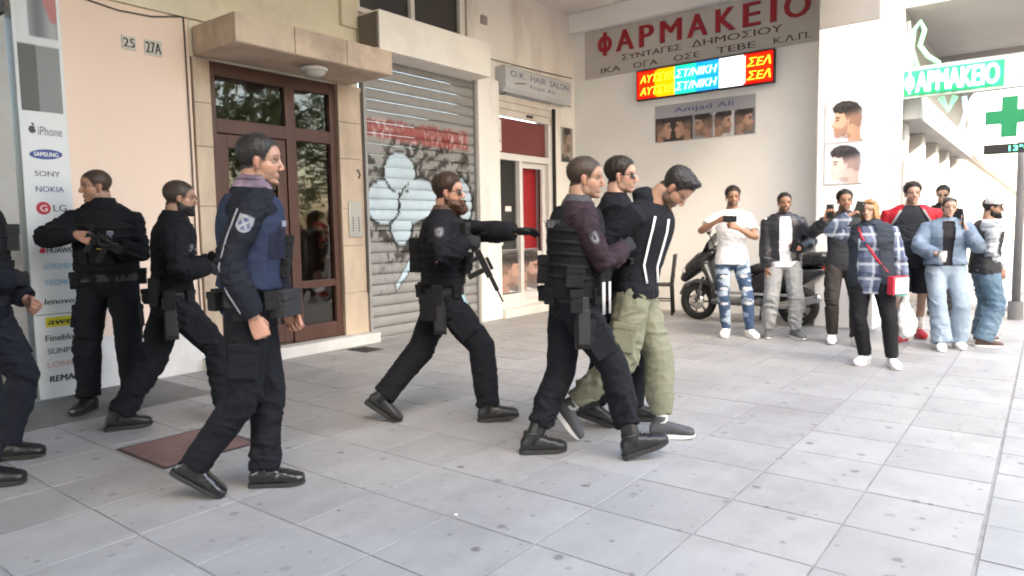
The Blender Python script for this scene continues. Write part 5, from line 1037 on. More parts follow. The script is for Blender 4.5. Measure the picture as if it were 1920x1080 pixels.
# ---- officer looking back, hand on his weapon
p = Person('close-cropped officer looking back with a hand across his chest beside the sign column', 1.86, -40, (205, 560), 5.45, [(252, 762, 0, 0, 15), (168, 770, 0, 0, -12)], lean=0, head=(-58, 6, 0),
           hands=((222, 462, -.26, None, (0, -.3, 1), (.2, -1, .1)), (140, 438, -.36, None, (-.7, .2, -.4), (.15, 1, -.45))), elbows=((-.2, .25, -1), (-.1, -1, -.25)), skin=(0.352, 0.200, 0.136), seed=3, build=1.08, belly=.02)
p.body('buzz', ('cropped', (.045, .030, .022)), .003, .25, hand_kind=('grip', 'grip'), gloves=(True, False)); police(p, bag=.02); p.jacket(BK, .026, -.10, .60, bag=.014, amp=.009); p.vest(VK, .045, .10, .54); p.bands(PCH, (.15, .215, .28, .345, .41), .045+.004); p.collar(BK, .02, .56, .635)
for q, z in ((-30, .20), (-5, .20), (22, .20), (-18, .38)): p.pouch('vest_pouch', q, z, .075, .11, .04, .042, PCH)
c, dr, tg, u = p.on_torso(28, .36, .052); p.patch('white_badge', c, dr, u, .05, .075, emblem('shield'), nu=16, nv=16); c, dr, tg, u = p.on_torso(2, .24, .095); p.patch('yellow_tag', c, dr, u, .035, .05, strip((.45, .36, .05)), nu=4, nv=4); p.finish()
OFF3 = p

# ---- officer cut by the left edge of the view
p = Person('officer in dark blue-black uniform standing nearest the phone shop doorway', 1.85, 48, (-46, 590), 4.0, [(12, 862, 0, 0, 5), (-30, 912, 0, 0, 0)], lean=2, head=(0, 0, 0),
           hands=((48, 560, .15), ('loc', .20, .0, 1.10, (-.4, .8, 0), (.3, .9, 0))), elbows=((-.8, .5, -.3), (-.6, -.8, -.3)), skin=(0.368, 0.216, 0.160), seed=4, build=1.05)
p.body('short', BLK_H, .010, .3, hand_kind=('fist', 'grip'), gloves=(False, True)); police(p, cloth('dark_blue_trousers', (.015, .016, .024), .85)); p.jacket(NV, .026, -.05, .60, bag=.014); p.vest(VK, .046, .08, .54); p.bands(PCH, (.15, .215, .28, .345, .41), .046+.004); p.collar(NV, .02)
for q, z in ((-50, .22), (-25, .22), (0, .22), (-38, .40)): p.pouch('vest_pouch', q, z, .075, .11, .045, .044, PCH)
c, dr, tg, u = p.on_torso(-40, .42, .055); p.patch('white_badge', c, dr, u, .05, .07, emblem('shield'), nu=14, nv=14); p.pouch('radio', 20, .40, .05, .15, .05, .044, BELT); p.finish()

# ---- armed officer reaching forward
p = Person('bearded officer in sunglasses stretching his arm forward before the graffitied shutter', 1.835, 38, (832, 560), 5.03, [(716, 790, .075, -34, 0), (916, 790, .0, 6, 0)], lean=2, twist=-6, head=(0, 2, 0),
           hands=((970, 434, -.12, None, (-.1, -.5, -.8), (1, -.1, -.02)), (872, 452, -.24, None, (.3, .9, -.2), (.8, .5, -.1))), elbows=((-.2, .3, -.9), (-.7, -.6, -.5)), skin=(0.400, 0.216, 0.152), seed=5, build=1.10)
p.body('short', ('brown', (.035, .020, .013)), .016, .8, hand_kind=('open', 'grip'), gloves=(True, True), beard=(.026, ('auburn', (.060, .028, .016))), glasses='on'); police(p, bag=.016); p.jacket(BK, .024, -.02, .60, bag=.014, amp=.009); p.vest(VK, .044, .08, .55); p.bands(PCH, (.15, .215, .28, .345, .41), .044+.004); p.collar(cloth('brown_neck', (.09, .055, .045), .9, var=.4), .014, .56, .63)
arm_patch(p, 1, .32, .075, .085, 'round', .080)
for q, z in ((-20, .22), (8, .22), (34, .24)): p.pouch('vest_pouch', q, z, .07, .13, .045, .044, PCH)
p.pouch('radio', -30, .46, .05, .10, .045, .040, BELT); p.pouch('back_pouch', 175, .28, .20, .24, .07, .042, VK); holster(p, -92)
p.pouch('drop_pouch', -110, -.06, .13, .18, .06, .03, PCH); c, dr, tg, u = p.on_torso(-40, -.02, .075); p.patch('blue_glove', c, dr, u, .06, .09, emblem('shield'), nu=14, nv=14, m=mat('pale_blue', (.33, .50, .56), .6)); p.finish(); ARM = p

# ---- officer leading the detained man
p = Person('officer in black back vest and boots gripping the detained man by the arm', 1.80, 44, (1072, 580), 4.12, [(1000, 850, 0, 0, 0), (1186, 862, .025, 16, 2)], lean=5, twist=-4, head=(-10, 4, 0),
           hands=((1150, 490, .22, None, (.2, -.8, -.3)), (1166, 468, -.02, None, (.2, 1, 0), (.75, .55, .35))), elbows=((-.5, .5, -.7), (-.35, -.75, -.75)), skin=(0.344, 0.200, 0.136), seed=6, build=1.06)
p.body('buzz', ('cropped', (.045, .030, .022)), .005, .3, hand_kind=('grip', 'grip'), gloves=(True, True)); police(p, hem=.24, bag=.012, cuff=.92); p.jacket(MAR, .018, .0, .585, bag=.008, name='sweater'); p.vest(VK, .048, .03, .55); p.bands(PCH, (.15, .215, .28, .345, .41), .048+.004); p.collar(cloth('grey_neck', (.06, .062, .065), .9), .012, .56, .62)
def yee(u, v): return np.tile(np.array([.035, .036, .038]), (len(u), 1))
c, dr, tg, u = p.on_torso(-152, .44, .054); p.patch('back_label', c, dr, u, .17, .055, yee, nu=6, nv=4)
n_ = nrm(dr); rt = np.cross(nrm(u-(u@n_)*n_), n_); M4 = Matrix([[rt[i], u[i], n_[i], c[i]] for i in range(3)]+[[0, 0, 0, 1]])
V, F = text_mesh('ΥΕΕ', .02); lo, hi = V.min(0), V.max(0); q = np.zeros((len(V), 3)); q[:, 0] = (V[:, 0]-lo[0])/(hi[0]-lo[0])*.13-.065; q[:, 1] = (V[:, 1]-lo[1])/(hi[1]-lo[1])*.034-.017; q[:, 2] = .004; p.put('lettering', [tuple(M4 @ Vector(t)) for t in q], F, mat('grey_thread', (.22, .22, .23), .8))
arm_patch(p, 1, .42, .06, .075, 'round', .066); holster(p, -85); p.pouch('leg_pouch', -80, -.16, .10, .16, .06, .03, PCH); p.pouch('back_pouch', 170, .18, .20, .16, .05, .046, VK); p.pouch('side_pouch', -95, .16, .10, .12, .05, .046, PCH); p.pouch('front_pouch', -50, .14, .09, .15, .06, .046, PCH)
for k in (0, 1):
    c, dr, tg, u = p.on_torso(-62+k*14, .03, .11); p.put('strap', *loft([c+u*.10, c-u*.08], [(.012, .004)]*2, 8, tg, 0), mat('strap_white', (.42, .42, .43), .6))
p.finish(); LEAD = p

# ---- detained man
p = Person('detained man with bowed head in black hoodie and olive cargo trousers', 1.80, 22, (1190, 560), 4.45, [(1240, 820, 0, 2, 0), (1066, 826, .13, -52, 0)], lean=13, twist=-22, head=(16, 50, 0), neck_fwd=.012,
           hands=(('loc', -.17, .05, .98, (-.9, -.3, 0), (0, -.6, -.8)), ('loc', -.18, -.06, .99, (-.9, .3, 0), (0, .6, -.8))), elbows=((-.8, .6, .1), (-.9, -.55, .1)), skin=(0.376, 0.216, 0.144), seed=7, build=1.03)
p.body('quiff', ('dark', (.028, .024, .022)), .013, .7, hand_kind=('relax', 'relax')); p.trousers(OLI, .022, .15, .010, .80, .05)
p.shoes('sneaker', mat('grey_knit', (.065, .068, .076), .8, var=.15, scale=30), mat('white_sole', (.75, .75, .76), .6))
for k in range(2): p.put('sock', *loft([p.ank[k]+(p.knee[k]-p.ank[k])*t for t in (.02, .12, .20)], [(.043, .040), (.041, .039), (.042, .040)], 16, p.f, 0), cloth('white_sock', (.75, .74, .73), .9))
E_ = ellipsoid; nb_ = p.spine(.57); hoodp = [E_(nb_[0]-nb_[1]*.055+nb_[3]*.035, (.090, .105, .065), 18, np.stack([nb_[1], nb_[2], nb_[3]], 1)), E_(nb_[0]-nb_[1]*.03+nb_[2]*.075+nb_[3]*.025, (.07, .04, .045), 14, np.stack([nb_[1], nb_[2], nb_[3]], 1)), E_(nb_[0]-nb_[1]*.03-nb_[2]*.075+nb_[3]*.025, (.07, .04, .045), 14, np.stack([nb_[1], nb_[2], nb_[3]], 1))]
p.jacket(HOOD, .028, -.02, .575, bag=.014, amp=.009, extra=hoodp, name='hoodie')
for ang in (-52, -6):
    pts = []; 
    for z in (.50, .42, .32, .20, .08): c, dr, tg, u = p.on_torso(ang-(4 if z < .2 else 0), z, .03); pts.append(p.snap(c, nrm(dr-(dr@u)*u), .005))
    p.put('white_stripe', *loft(pts, [(.014, .004)]*5, 8, p.cl, 0), cloth('white_tape', (.78, .78, .78), .8))
for sd, kk in ((-1, 1),):
    q = p.hj[kk]*.45+p.knee[kk]*.55; 
for k in range(2):
    c = p.hj[k]*.42+p.knee[k]*.58+p.l*(1-2*k)*.100; ax = nrm(p.knee[k]-p.hj[k]); out = p.l*(1-2*k); ff = np.cross(ax, out); M4 = Matrix([[ff[i], out[i], -ax[i], c[i]-p.root.location[i]] for i in range(3)]+[[0, 0, 0, 1]]); MB().box(-.075, .075, -.015, .014, -.09, .08, M=M4).box(-.078, .078, -.015, .018, .045, .085, M=M4).build('cargo_pocket', OLI, p.root, .008)
p.finish(); DET = p

# ---- officer on the far side of the detained man
p = Person('officer in sunglasses and black polo walking on the far side of the detained man', 1.86, 34, (1148, 560), 4.88, [(1110, 800, .05, -20, 0), (1185, 788, 0, 0, 0)], lean=3, head=(-14, 2, 0),
           hands=((1200, 480, .05), (1190, 500, -.10)), elbows=((-.5, .6, -.6), (-.6, -.4, -.6)), skin=(0.416, 0.248, 0.184), seed=8, build=1.06)
p.body('short', BRN_H, .011, .25, hand_kind=('relax', 'grip'), glasses='on'); police(p); p.jacket(BK, .018, -.04, .585, upto=.8, name='polo_shirt', bag=0); p.collar(BK, .016, .555, .61); p.finish()

# ---- bystanders
SK1 = (.30, .165, .105); SNK_W = mat('white_sneaker', (.78, .78, .78), .55, var=.05); SOL_W = mat('white_rubber', (.72, .72, .72), .6)
p = Person('man in white T-shirt and ripped jeans filming with both hands', 1.81, -66, (1372, 490), 8.3, [(1406, 632, 0, 0, 18), (1362, 630, 0, 0, -14)], lean=-1, head=(4, 4, 0), hands=((1385, 428, -.30, None, (-.4, -.6, 0), (.3, -.8, .35)), (1343, 415, -.30, None, (-.4, .6, -.2), (.4, .8, .3))), elbows=((-.3, .75, -.6), (-.3, -.85, -.6)), skin=SK1, seed=9, build=1.0)
p.body('short', BLK_H, .014, .75, hand_kind=('grip', 'grip'))
def jeans(nm, base, pale, sc=7, lo=.47, hi=.56):
    m = mat('denim_'+nm, base, .85, var=.12, scale=40, bump=.2, bscale=300, dist=.0015)
    n, l = m.node_tree.nodes, m.node_tree.links; b = n['Principled BSDF']; src = b.inputs['Base Color'].links[0].from_socket; g = n.new('ShaderNodeNewGeometry'); mp = n.new('ShaderNodeMapping'); mp.inputs['Scale'].default_value = (1, 1, 1.7); l.new(g.outputs['Position'], mp.inputs[0])
    t = n.new('ShaderNodeTexNoise'); t.inputs['Scale'].default_value = sc; t.inputs['Detail'].default_value = 3; l.new(mp.outputs[0], t.inputs['Vector']); r = n.new('ShaderNodeMapRange'); r.inputs[1].default_value = lo; r.inputs[2].default_value = hi; l.new(t.outputs[0], r.inputs[0])
    mx = n.new('ShaderNodeMix'); mx.data_type = 'RGBA'; l.new(r.outputs[0], mx.inputs['Factor']); l.new(src, mx.inputs['A']); mx.inputs['B'].default_value = (*pale, 1); l.new(mx.outputs['Result'], b.inputs['Base Color']); return m
p.trousers(jeans('ripped', (.040, .072, .145), (.32, .39, .48), 6.5, .50, .57), .0, .03, .006, .82, .06); p.shoes('sneaker', SNK_W, SOL_W); p.jacket(WHT2, .014, -.06, .575, upto=.62, bag=0, name='t_shirt', amp=.005, flare=.014)
def ripfn(u, v):
    x, y = (u-.5)*2, (v-.5)*2; C = np.tile(np.array([.60, .59, .60]), (len(u), 1)); C = C*(1-.35*np.abs(vnoise(np.stack([u*3, v*14, u*0], 1), 4)))[:, None]; C[np.sqrt(x*x+y*y)+.35*vnoise(np.stack([u*6, v*6, u*0+2], 1), 3) > .85] = -1; return C
for k in range(2):
    for t in (.45, .78, 1.1): 
        c = (p.hj[k]*(1-t)+p.knee[k]*t if t < 1 else p.knee[k]*.8+p.ank[k]*.2)+p.f*.085*(1-.2*t); p.patch('rip', c, p.f, p.u, .13, .06, ripfn, nu=16, nv=10, bend=.03)
p.finish(); FILM1 = p
p = Person('man in black leather jacket and grey cargo trousers holding a phone', 1.72, -62, (1468, 500), 8.25, [(1490, 634, 0, 0, 20), (1440, 632, 0, 0, -10)], lean=0, head=(0, 2, 0), hands=((1500, 466, -.22, None, (-.3, -.9, 0), (.5, -.8, .2)), (1437, 505, -.02, None, (0, 1, 0), (.1, 0, -1))), elbows=((-.5, .8, -.4), (-.5, -.6, -.2)), skin=SK1, seed=10, build=1.07, belly=.01)
p.body('buzz', BLK_H, .007, .8, hand_kind=('grip', 'relax')); p.trousers(cloth('pale_grey_cargo', (.27, .28, .29), .85), .018, .06, .008, .85, .05); p.shoes('sneaker', mat('dark_sneaker', (.10, .11, .115), .7, var=.5, scale=25), SOL_W)
p.jacket(WHT2, .014, -.06, .57, upto=.5, name='t_shirt', bag=0, flare=.012, amp=.004)
LJ = mat('leather_jacket', (.014, .015, .020), .36, var=.25, scale=9, bump=.2, bscale=60, spec=.5)
def open_jacket(p, m, off, z0, z1, gap, name='jacket', bag=.012, amp=.008, sleeves=True, upto=1.0):
    parts = [p.torso(off, z0, z1, 26, None, None, .006)]
    if sleeves: parts += [p.sleeve(k, off*.55+.006, upto, bag=bag) for k in range(2)]
    V, F = remesh(*union(*parts), .011, 3, .5); J = [(p.el[k], .09, 1.0) for k in range(2)]; V = p.fold(V, F, amp, p.seed*7, J); p.bv.append(BVHTree.FromPolygons([tuple(v) for v in V], F)); q = V-p.P; a = q@p.cl; b = q@p.cf; z = (q@p.u)/p.S
    g = np.interp(z, [z0, .25, .50, .62], gap); cut = (np.abs(a) < g*p.S) & (b > .0) & (z < .66) & (b < .30*p.S)
    arm = np.min([np.min([np.linalg.norm(V-(p.el[k]*(1-t)+p.wr[k]*t), axis=1) for t in (0, .25, .5, .75, 1)], 0) for k in range(2)], 0) < .095; cut &= ~arm
    F = [f for f in F if not all(cut[i] for i in f)]; p.jk = p.put(name, V, F, m); return p.jk
open_jacket(p, LJ, .030, .02, .585, (.075, .085, .075, .05)); p.collar(LJ, .022, .565, .605); p.finish(); LEA_P = p
p = Person('man in dark shirt and brown trousers raising a phone against the pier', 1.75, -72, (1580, 510), 7.85, [(1604, 648, 0, 0, 20), (1560, 642, 0, 0, -8)], lean=-2, head=(6, 0, 0), hands=((1618, 500, .0), (1548, 412, -.25, None, (.6, .4, 0), (.1, .3, 1))), elbows=((-.4, .7, -.5), (-.1, -.8, -.7)), skin=SK1, seed=11, build=.98)
p.body('short', BLK_H, .013, .6, hand_kind=('relax', 'grip')); p.trousers(cloth('brown_trousers', (.035, .031, .028), .85), .008, .05, .007, .9); p.shoes('sneaker', SNK_W, SOL_W); p.jacket(cloth('charcoal_shirt', (.030, .031, .036), .85), .018, -.08, .585, bag=.004, name='shirt'); p.collar(MATS['cloth_charcoal_shirt'], .014, .56, .605); p.finish(); FILM2 = p
# woman with the red bag
def plaid(nm, base, dark, light, fr=16):
    m = mat('plaid_'+nm, base, .85, var=.06, scale=5, bump=.1, bscale=250, dist=.0015); n, l = m.node_tree.nodes, m.node_tree.links; b = n['Principled BSDF']; src = b.inputs['Base Color'].links[0].from_socket
    g = n.new('ShaderNodeTexCoord'); sp = n.new('ShaderNodeSeparateXYZ'); l.new(g.outputs['Object'], sp.inputs[0]); hd = n.new('ShaderNodeMath'); hd.operation = 'MULTIPLY_ADD'; l.new(sp.outputs[0], hd.inputs[0]); hd.inputs[1].default_value = 1.0; l.new(sp.outputs[1], hd.inputs[2])
    for s_, ph, col, fac in ((hd.outputs[0], 0, dark, .65), (sp.outputs[2], 0, dark, .55), (hd.outputs[0], 1.6, light, .6), (sp.outputs[2], 1.6, light, .6)):
        a = n.new('ShaderNodeMath'); a.operation = 'MULTIPLY_ADD'; l.new(s_, a.inputs[0]); a.inputs[1].default_value = fr*6.283/2.2; a.inputs[2].default_value = ph; sn = n.new('ShaderNodeMath'); sn.operation = 'SINE'; l.new(a.outputs[0], sn.inputs[0]); r = n.new('ShaderNodeMapRange'); r.inputs[1].default_value = .25 if ph == 0 else .75; r.inputs[2].default_value = .45 if ph == 0 else .9; r.inputs[4].default_value = fac; l.new(sn.outputs[0], r.inputs[0])
        mx = n.new('ShaderNodeMix'); mx.data_type = 'RGBA'; l.new(r.outputs[0], mx.inputs['Factor']); l.new(src, mx.inputs['A']); mx.inputs['B'].default_value = (*col, 1); src = mx.outputs['Result']
    l.new(src, b.inputs['Base Color']); return m
PLD = plaid('blue', (.15, .185, .27), (.035, .045, .09), (.5, .54, .60))
p = Person('woman with blonde bob in grey gilet and plaid shirt with red shoulder bag', 1.585, -88, (1634, 540), 6.6, [(1672, 688, 0, 0, 24), (1622, 682, 0, 0, -16)], lean=0, side=-2.5, head=(-8, 2, 4), hands=(('loc', .02, .27, .74, (0, -1, 0), (.1, 0, -1)), (1592, 405, -.10, None, (-.3, .5, -.4), (.1, .75, .5))), elbows=((-.4, .6, -.2), (.25, -.9, -.5)), skin=(0.448, 0.280, 0.208), female=True, seed=12, build=1.10, belly=.03)
p.body('bob', ('blonde', (.33, .18, .075)), .012, 0, hand_kind=('grip', 'grip'), brow=(.16, .09, .05)); p.trousers(cloth('black_slacks', (.012, .012, .015), .8), .006, .04, .005, 1.0); p.shoes('sneaker', SNK_W, SOL_W); p.jacket(PLD, .018, -.16, .57, bag=.006, name='plaid_shirt', flare=.02); GIL = cloth('gilet', (.030, .037, .050), .8, weave=60)
open_jacket(p, GIL, .036, -.10, .58, (.125, .11, .085, .05), 'gilet', sleeves=False); p.collar(GIL, .024, .565, .62)
st_ = [p.on_torso(a_, z_, .045)[0] for a_, z_ in ((-38, .54), (-22, .44), (2, .32), (24, .20), (48, .08), (70, .0))]; p.finish(); WOM = p
bag_c = p.on_torso(62, -.06, .12)
# heavy man in red and black jacket
p = Person('broad man in red-shouldered black jacket, black shorts and red shoes', 1.81, -80, (1706, 500), 7.95, [(1722, 632, 0, 0, 14), (1692, 640, 0, 0, -30)], lean=0, head=(10, 0, 0), hands=(('loc', .05, .36, .82), ('loc', .05, -.36, .82)), elbows=((-.5, .8, 0), (-.5, -.8, 0)), skin=(0.400, 0.248, 0.192), seed=13, build=1.30, belly=.07)
p.body('short', BLK_H, .018, .25, hand_kind=('relax', 'relax')); SHO = cloth('black_shorts', (.013, .014, .020), .85); p.trousers(SHO, .02, .0, .007, 1, .06, True, name='shorts'); p.shoes('sneaker', mat('red_sneaker', (.42, .02, .035), .6, var=.2), mat('red_rubber', (.35, .03, .04), .6))
for k in range(2): p.put('sock', *loft([p.ank[k]+(p.knee[k]-p.ank[k])*t for t in (.02, .2, .42)], [(.043, .040), (.044, .042), (.052, .050)], 16, p.f, 0), cloth('white_sock', (.75, .74, .73), .9))
DKT = cloth('dark_sweater', (.018, .021, .027), .85); p.jacket(DKT, .022, -.10, .59, bag=.010, name='sweater'); RDJ = cloth('red_yoke', (.32, .012, .022), .6)
V, F = remesh(*union(p.torso(.033, .30, .60, 24, ([.36, .6], [1.02, 1.02])), p.sleeve(0, .022, .95), p.sleeve(1, .022, .95)), .011, 3); q = V-p.P; keepv = np.abs(q@p.cl) > (.085+.55*(.58-(q@p.cu)/p.S))*p.S; F = [f for f in F if any(keepv[i] for i in f)]; V = p.fold(V, F, .005, 4); p.bv.append(BVHTree.FromPolygons([tuple(v) for v in V], F)); p.put('red_sleeves', V, F, RDJ)
for k in (-1, 1): p.put('grey_trim', *loft([p.snap(p.spine(z)[0]+p.cl*k*(.085+.55*(.58-z))*p.S+p.cf*.14, p.cf, .004) for z in (.54, .50, .46, .42, .38)], [(.012, .005)]*5, 8, p.cl, 1), cloth('grey_tape', (.25, .25, .26), .8))
p.finish()
p = Person('man in sunglasses and black shirt half hidden behind the crowd', 1.86, -84, (1764, 480), 10.0, [(1775, 592, 0, 0, 8), (1748, 590, 0, 0, -8)], lean=0, head=(0, 8, 0), hands=(('loc', .1, .25, .85), ('loc', .1, -.25, .85)), skin=(0.336, 0.200, 0.144), seed=14)
p.body('short', BLK_H, .012, .5, glasses='on'); p.trousers(cloth('dark_slacks', (.02, .02, .022), .85), .006); p.shoes('shoe', LEA, RUB); p.jacket(BK, .02, -.08, .585, name='shirt'); p.collar(BK, .016, .56, .61); p.finish()
# woman in double denim
DEN = jeans('jacket', (.11, .155, .22), (.18, .235, .31), 9, .45, .7); JNW = jeans('pale', (.20, .26, .33), (.28, .345, .42), 3, .4, .7)
p = Person('woman in denim jacket and wide pale jeans with sunglasses on her head', 1.645, -76, (1772, 520), 7.45, [(1794, 652, 0, 0, 10), (1766, 656, 0, 0, -10)], lean=0, head=(6, 3, -4), hands=((1812, 432, -.20, None, (-.2, -1, .1), (-.1, -.25, 1)), (1752, 476, -.26, None, (.1, .2, -.8), (.3, .9, 0))), elbows=((.5, .45, -1), (-.2, -.9, -.4)), skin=(0.440, 0.280, 0.216), female=True, seed=15, build=1.10)
p.body('pulled', BRN_H, .010, 0, hand_kind=('grip', 'grip'), glasses='top'); p.trousers(JNW, .012, .0, .008, 1.0, .10, flare=.036); p.shoes('sneaker', SNK_W, SOL_W); p.jacket(cloth('black_top', (.02, .02, .024), .8), .010, .05, .54, sleeves=False, name='top'); open_jacket(p, DEN, .030, .06, .58, (.05, .06, .07, .06), 'denim_jacket'); p.collar(DEN, .026, .56, .60); p.finish(); DENW = p
# man in cap
CHK = plaid('check', (.40, .42, .46), (.11, .12, .14), (.6, .62, .66), 14); JNB = jeans('mid', (.075, .13, .19), (.12, .185, .25), 3, .4, .7)
p = Person('man in grey cap, dark gilet and checked sleeves turned away', 1.62, 22, (1845, 525), 7.5, [(1838, 640, 0, 0, 8), (1842, 650, 0, 0, -10)], lean=2, head=(-20, 6, 0), hands=(('loc', .10, .22, .78), (1874, 500, -.10, None, (0, 1, 0), (.25, 0, -1))), elbows=((-.5, .6, -.3), (-.8, -.5, -.2)), skin=(0.320, 0.192, 0.136), seed=16, build=1.08)
p.body('buzz', GRY_H, .006, .7, beard=(.010, BLK_H)); p.trousers(JNB, .012, .0, .007, 1.0, .08, flare=.028); p.shoes('shoe', mat('brown_shoe', (.10, .06, .045), .5, var=.2), SOL_W); p.jacket(CHK, .018, -.03, .58, bag=.010, name='checked_shirt', upto=1.0); p.vest(cloth('dark_gilet', (.035, .036, .040), .8), .034, -.06, .565, 'gilet', .006)
V, F = HEADS[False]; keep = [f for f in F if all(V[i, 2] > .150+.05*(V[i, 0] < -.08) for i in f)]; N_ = vnormals(V, F); us = sorted({i for f in keep for i in f}); mp = {a: b for b, a in enumerate(us)}; CAPM = cloth('grey_cap', (.30, .30, .31), .9, weave=90)
cp_ = p.put('cap', p.hpt((V+N_*.016)[us]), [tuple(mp[i] for i in f) for f in keep], CAPM); bv, bf = ellipsoid((.105, 0, .158), (.075, .070, .007), 18, rotm('Y', .18)); p.put('brim', p.hpt(bv), bf, CAPM, parent=cp_); p.finish()
# ------------------------------------------------------------------ things held
def frame_at(o, x, y, z): return Matrix([[x[i], y[i], z[i], o[i]] for i in range(3)]+[[0, 0, 0, 1]])
def phone(P, k, label, up=(0, 0, 1), face=None, off=(0, 0, 0), land=False):
    c, Hm = getattr(P, 'hand%d' % k); n_ = nrm(P.f if face is None else face); u = nrm(np.array(up, float)-(np.array(up)@n_)*n_); r = np.cross(u, n_); c = c+P.f*off[0]+P.l*off[1]+P.u*off[2]; M4 = frame_at((0, 0, 0), r, u, n_)
    w, h_ = (.15, .075) if land else (.075, .15); o = MB().box(-w/2, w/2, -h_/2, h_/2, -.0045, .0045, M=M4).build('mobile_phone', mat('phone_black', (.012, .012, .013), .2, var=0, bump=0, spec=.6), None, .003); o.location = tuple(c)
    MB().box(-w/2+.004, w/2-.004, -h_/2+.006, h_/2-.006, -.0056, -.0048, M=M4).build('screen', mat('phone_screen', (.02, .025, .03), .1, var=0, bump=0), o); MB().add(*ellipsoid(np.array(M4.to_3x3() @ Vector((w*.32, h_*.38, .005))), (.007, .007, .004), 10)).build('camera_lens', M_STEEL, o)
    return tag(o, label, 'phone')
phone(FILM1, 1, 'black phone held level by the man in white T-shirt', land=True, off=(.04, .08, .0)); phone(LEA_P, 0, 'black phone held low by the man in leather jacket', up=(.2, .2, 1), off=(.04, -.02, .02)); phone(FILM2, 1, 'phone raised by the man against the pier', off=(.02, .02, .02)); phone(WOM, 1, 'dark phone held to her cheek by the blonde woman', up=(.3, 0, 1), off=(.01, .03, .02)); phone(DENW, 0, 'phone pressed to her ear by the denim woman', up=(0, 0, 1), face=DENW.l, off=(0, -.02, .02))
# rifle of the armed officer
c, Hm = ARM.hand1; dx = nrm(ARM.f*.42-ARM.u*.90); dy = nrm(np.cross(dx, ARM.l)); M4 = frame_at((0, 0, 0), dx*.68, nrm(np.cross(dy, dx))*.68, dy*.68)
rf = MB().box(-.16, .14, -.022, .022, -.03, .035, M=M4).box(-.36, -.16, -.016, .016, -.05, .02, M=M4).box(.14, .30, -.020, .020, -.012, .03, M=M4).build('rifle', mat('gun_metal', (.016, .016, .017), .4, metal=.4), None, .004); rf.location = tuple(c+ARM.f*.06-ARM.u*.16+ARM.l*(-.0))
tag(rf, 'short black rifle hanging from the arm of the bearded officer', 'rifle')
GM = MATS['gun_metal']; MB().box(.30, .43, -.009, .009, .0, .018, M=M4).build('barrel', GM, rf, .003); MB().box(.02, .075, -.014, .014, -.20, -.03, M=M4).build('magazine', GM, rf, .004); MB().box(-.11, -.07, -.015, .015, -.12, -.03, M=M4).build('grip', GM, rf, .005); MB().box(-.06, .08, -.014, .014, .04, .075, M=M4).build('sight', GM, rf, .004)
# weapon held across the chest of the officer by the sign
c, Hm = OFF3.hand1; dx = nrm(-OFF3.f*.15+OFF3.l*.9-OFF3.u*.45); dy = nrm(np.cross(OFF3.f, dx)); M4 = frame_at((0, 0, 0), dx, nrm(np.cross(dy, dx)), dy); rf = MB().box(-.10, .16, -.02, .02, -.03, .03, M=M4).build('compact_rifle', GM, None, .004); rf.location = tuple(c+OFF3.l*.09-OFF3.u*.03-OFF3.f*.02); tag(rf, 'compact black gun held by the officer beside the sign column', 'gun')
MB().box(.16, .34, -.008, .008, -.0, .016, M=M4).build('barrel', GM, rf, .003); MB().box(.03, .07, -.013, .013, -.15, -.03, M=M4).build('magazine', GM, rf, .004); MB().box(-.07, -.03, -.014, .014, -.11, -.03, M=M4).build('grip', GM, rf, .004); MB().box(-.03, .06, -.012, .012, .031, .06, M=M4).build('sight', GM, rf, .004)
# red shoulder bag and carrier bag
REDB = mat('red_leather', (.42, .02, .04), .45, var=.1); c, dr, tg, u = bag_c; M4 = frame_at((0, 0, 0), tg, u, dr)
bg_ = MB().box(-.11, .11, -.085, .085, -.035, .03, M=M4).build('shoulder_bag', REDB, None, .015); bg_.location = tuple(c); tag(bg_, 'small red shoulder bag with white front worn by the blonde woman', 'bag')
MB().box(-.088, .10, -.075, .070, .0305, .037, M=M4).build('white_front', mat('white_leather', (.72, .70, .69), .5), bg_, .003); MB().box(-.05, .10, -.098, -.0855, -.02, .03, M=M4).build('teal_tag', mat('teal', (.06, .33, .28), .6), bg_, .004)
pts = [np.array(q)-c for q in st_]; pts.append(np.array(tg)*(-.08)+np.array(u)*.08); bgs = MB(); V, F = loft(pts, [(.011, .004)]*len(pts), 8, WOM.cl, 0); bgs.add(V, F); bgs.build('strap', REDB, bg_, smooth=True)
hc, Hm = WOM.hand0; E_ = ellipsoid; V, F = remesh(*union(E_((0, 0, -.30), (.10, .085, .13), 18), loft([(0, 0, -.22), (0, 0, -.08), (0, 0, .0)], [(.07, .06), (.03, .025), (.014, .014)], 14)), .011, 2); N_ = vnormals(V, F); V = V+N_*(.016*(1-2*np.abs(fbm(V*np.array([14, 14, 8]), 3, 5))))[:, None]
cb_ = link('carrier_bag', mesh_from('carrier_bag', V, F, None, True), mat('thin_plastic', (.70, .70, .69), .35, var=.08, scale=6, spec=.5), None); cb_.location = tuple(hc+np.array([0, 0, -.02])-WOM.f*.03+WOM.l*.02); tag(cb_, 'crumpled white plastic carrier bag hanging from the blonde woman\'s hand', 'carrier bag')
V, F = loft([(0, 0, .0), (.02, 0, .05), (0, 0, .09), (-.02, 0, .05), (0, 0, .0)], [(.004, .008)]*5, 8, (0, 1, 0), 0); MB().add(V, F).build('handle', MATS['thin_plastic'], cb_, smooth=True)
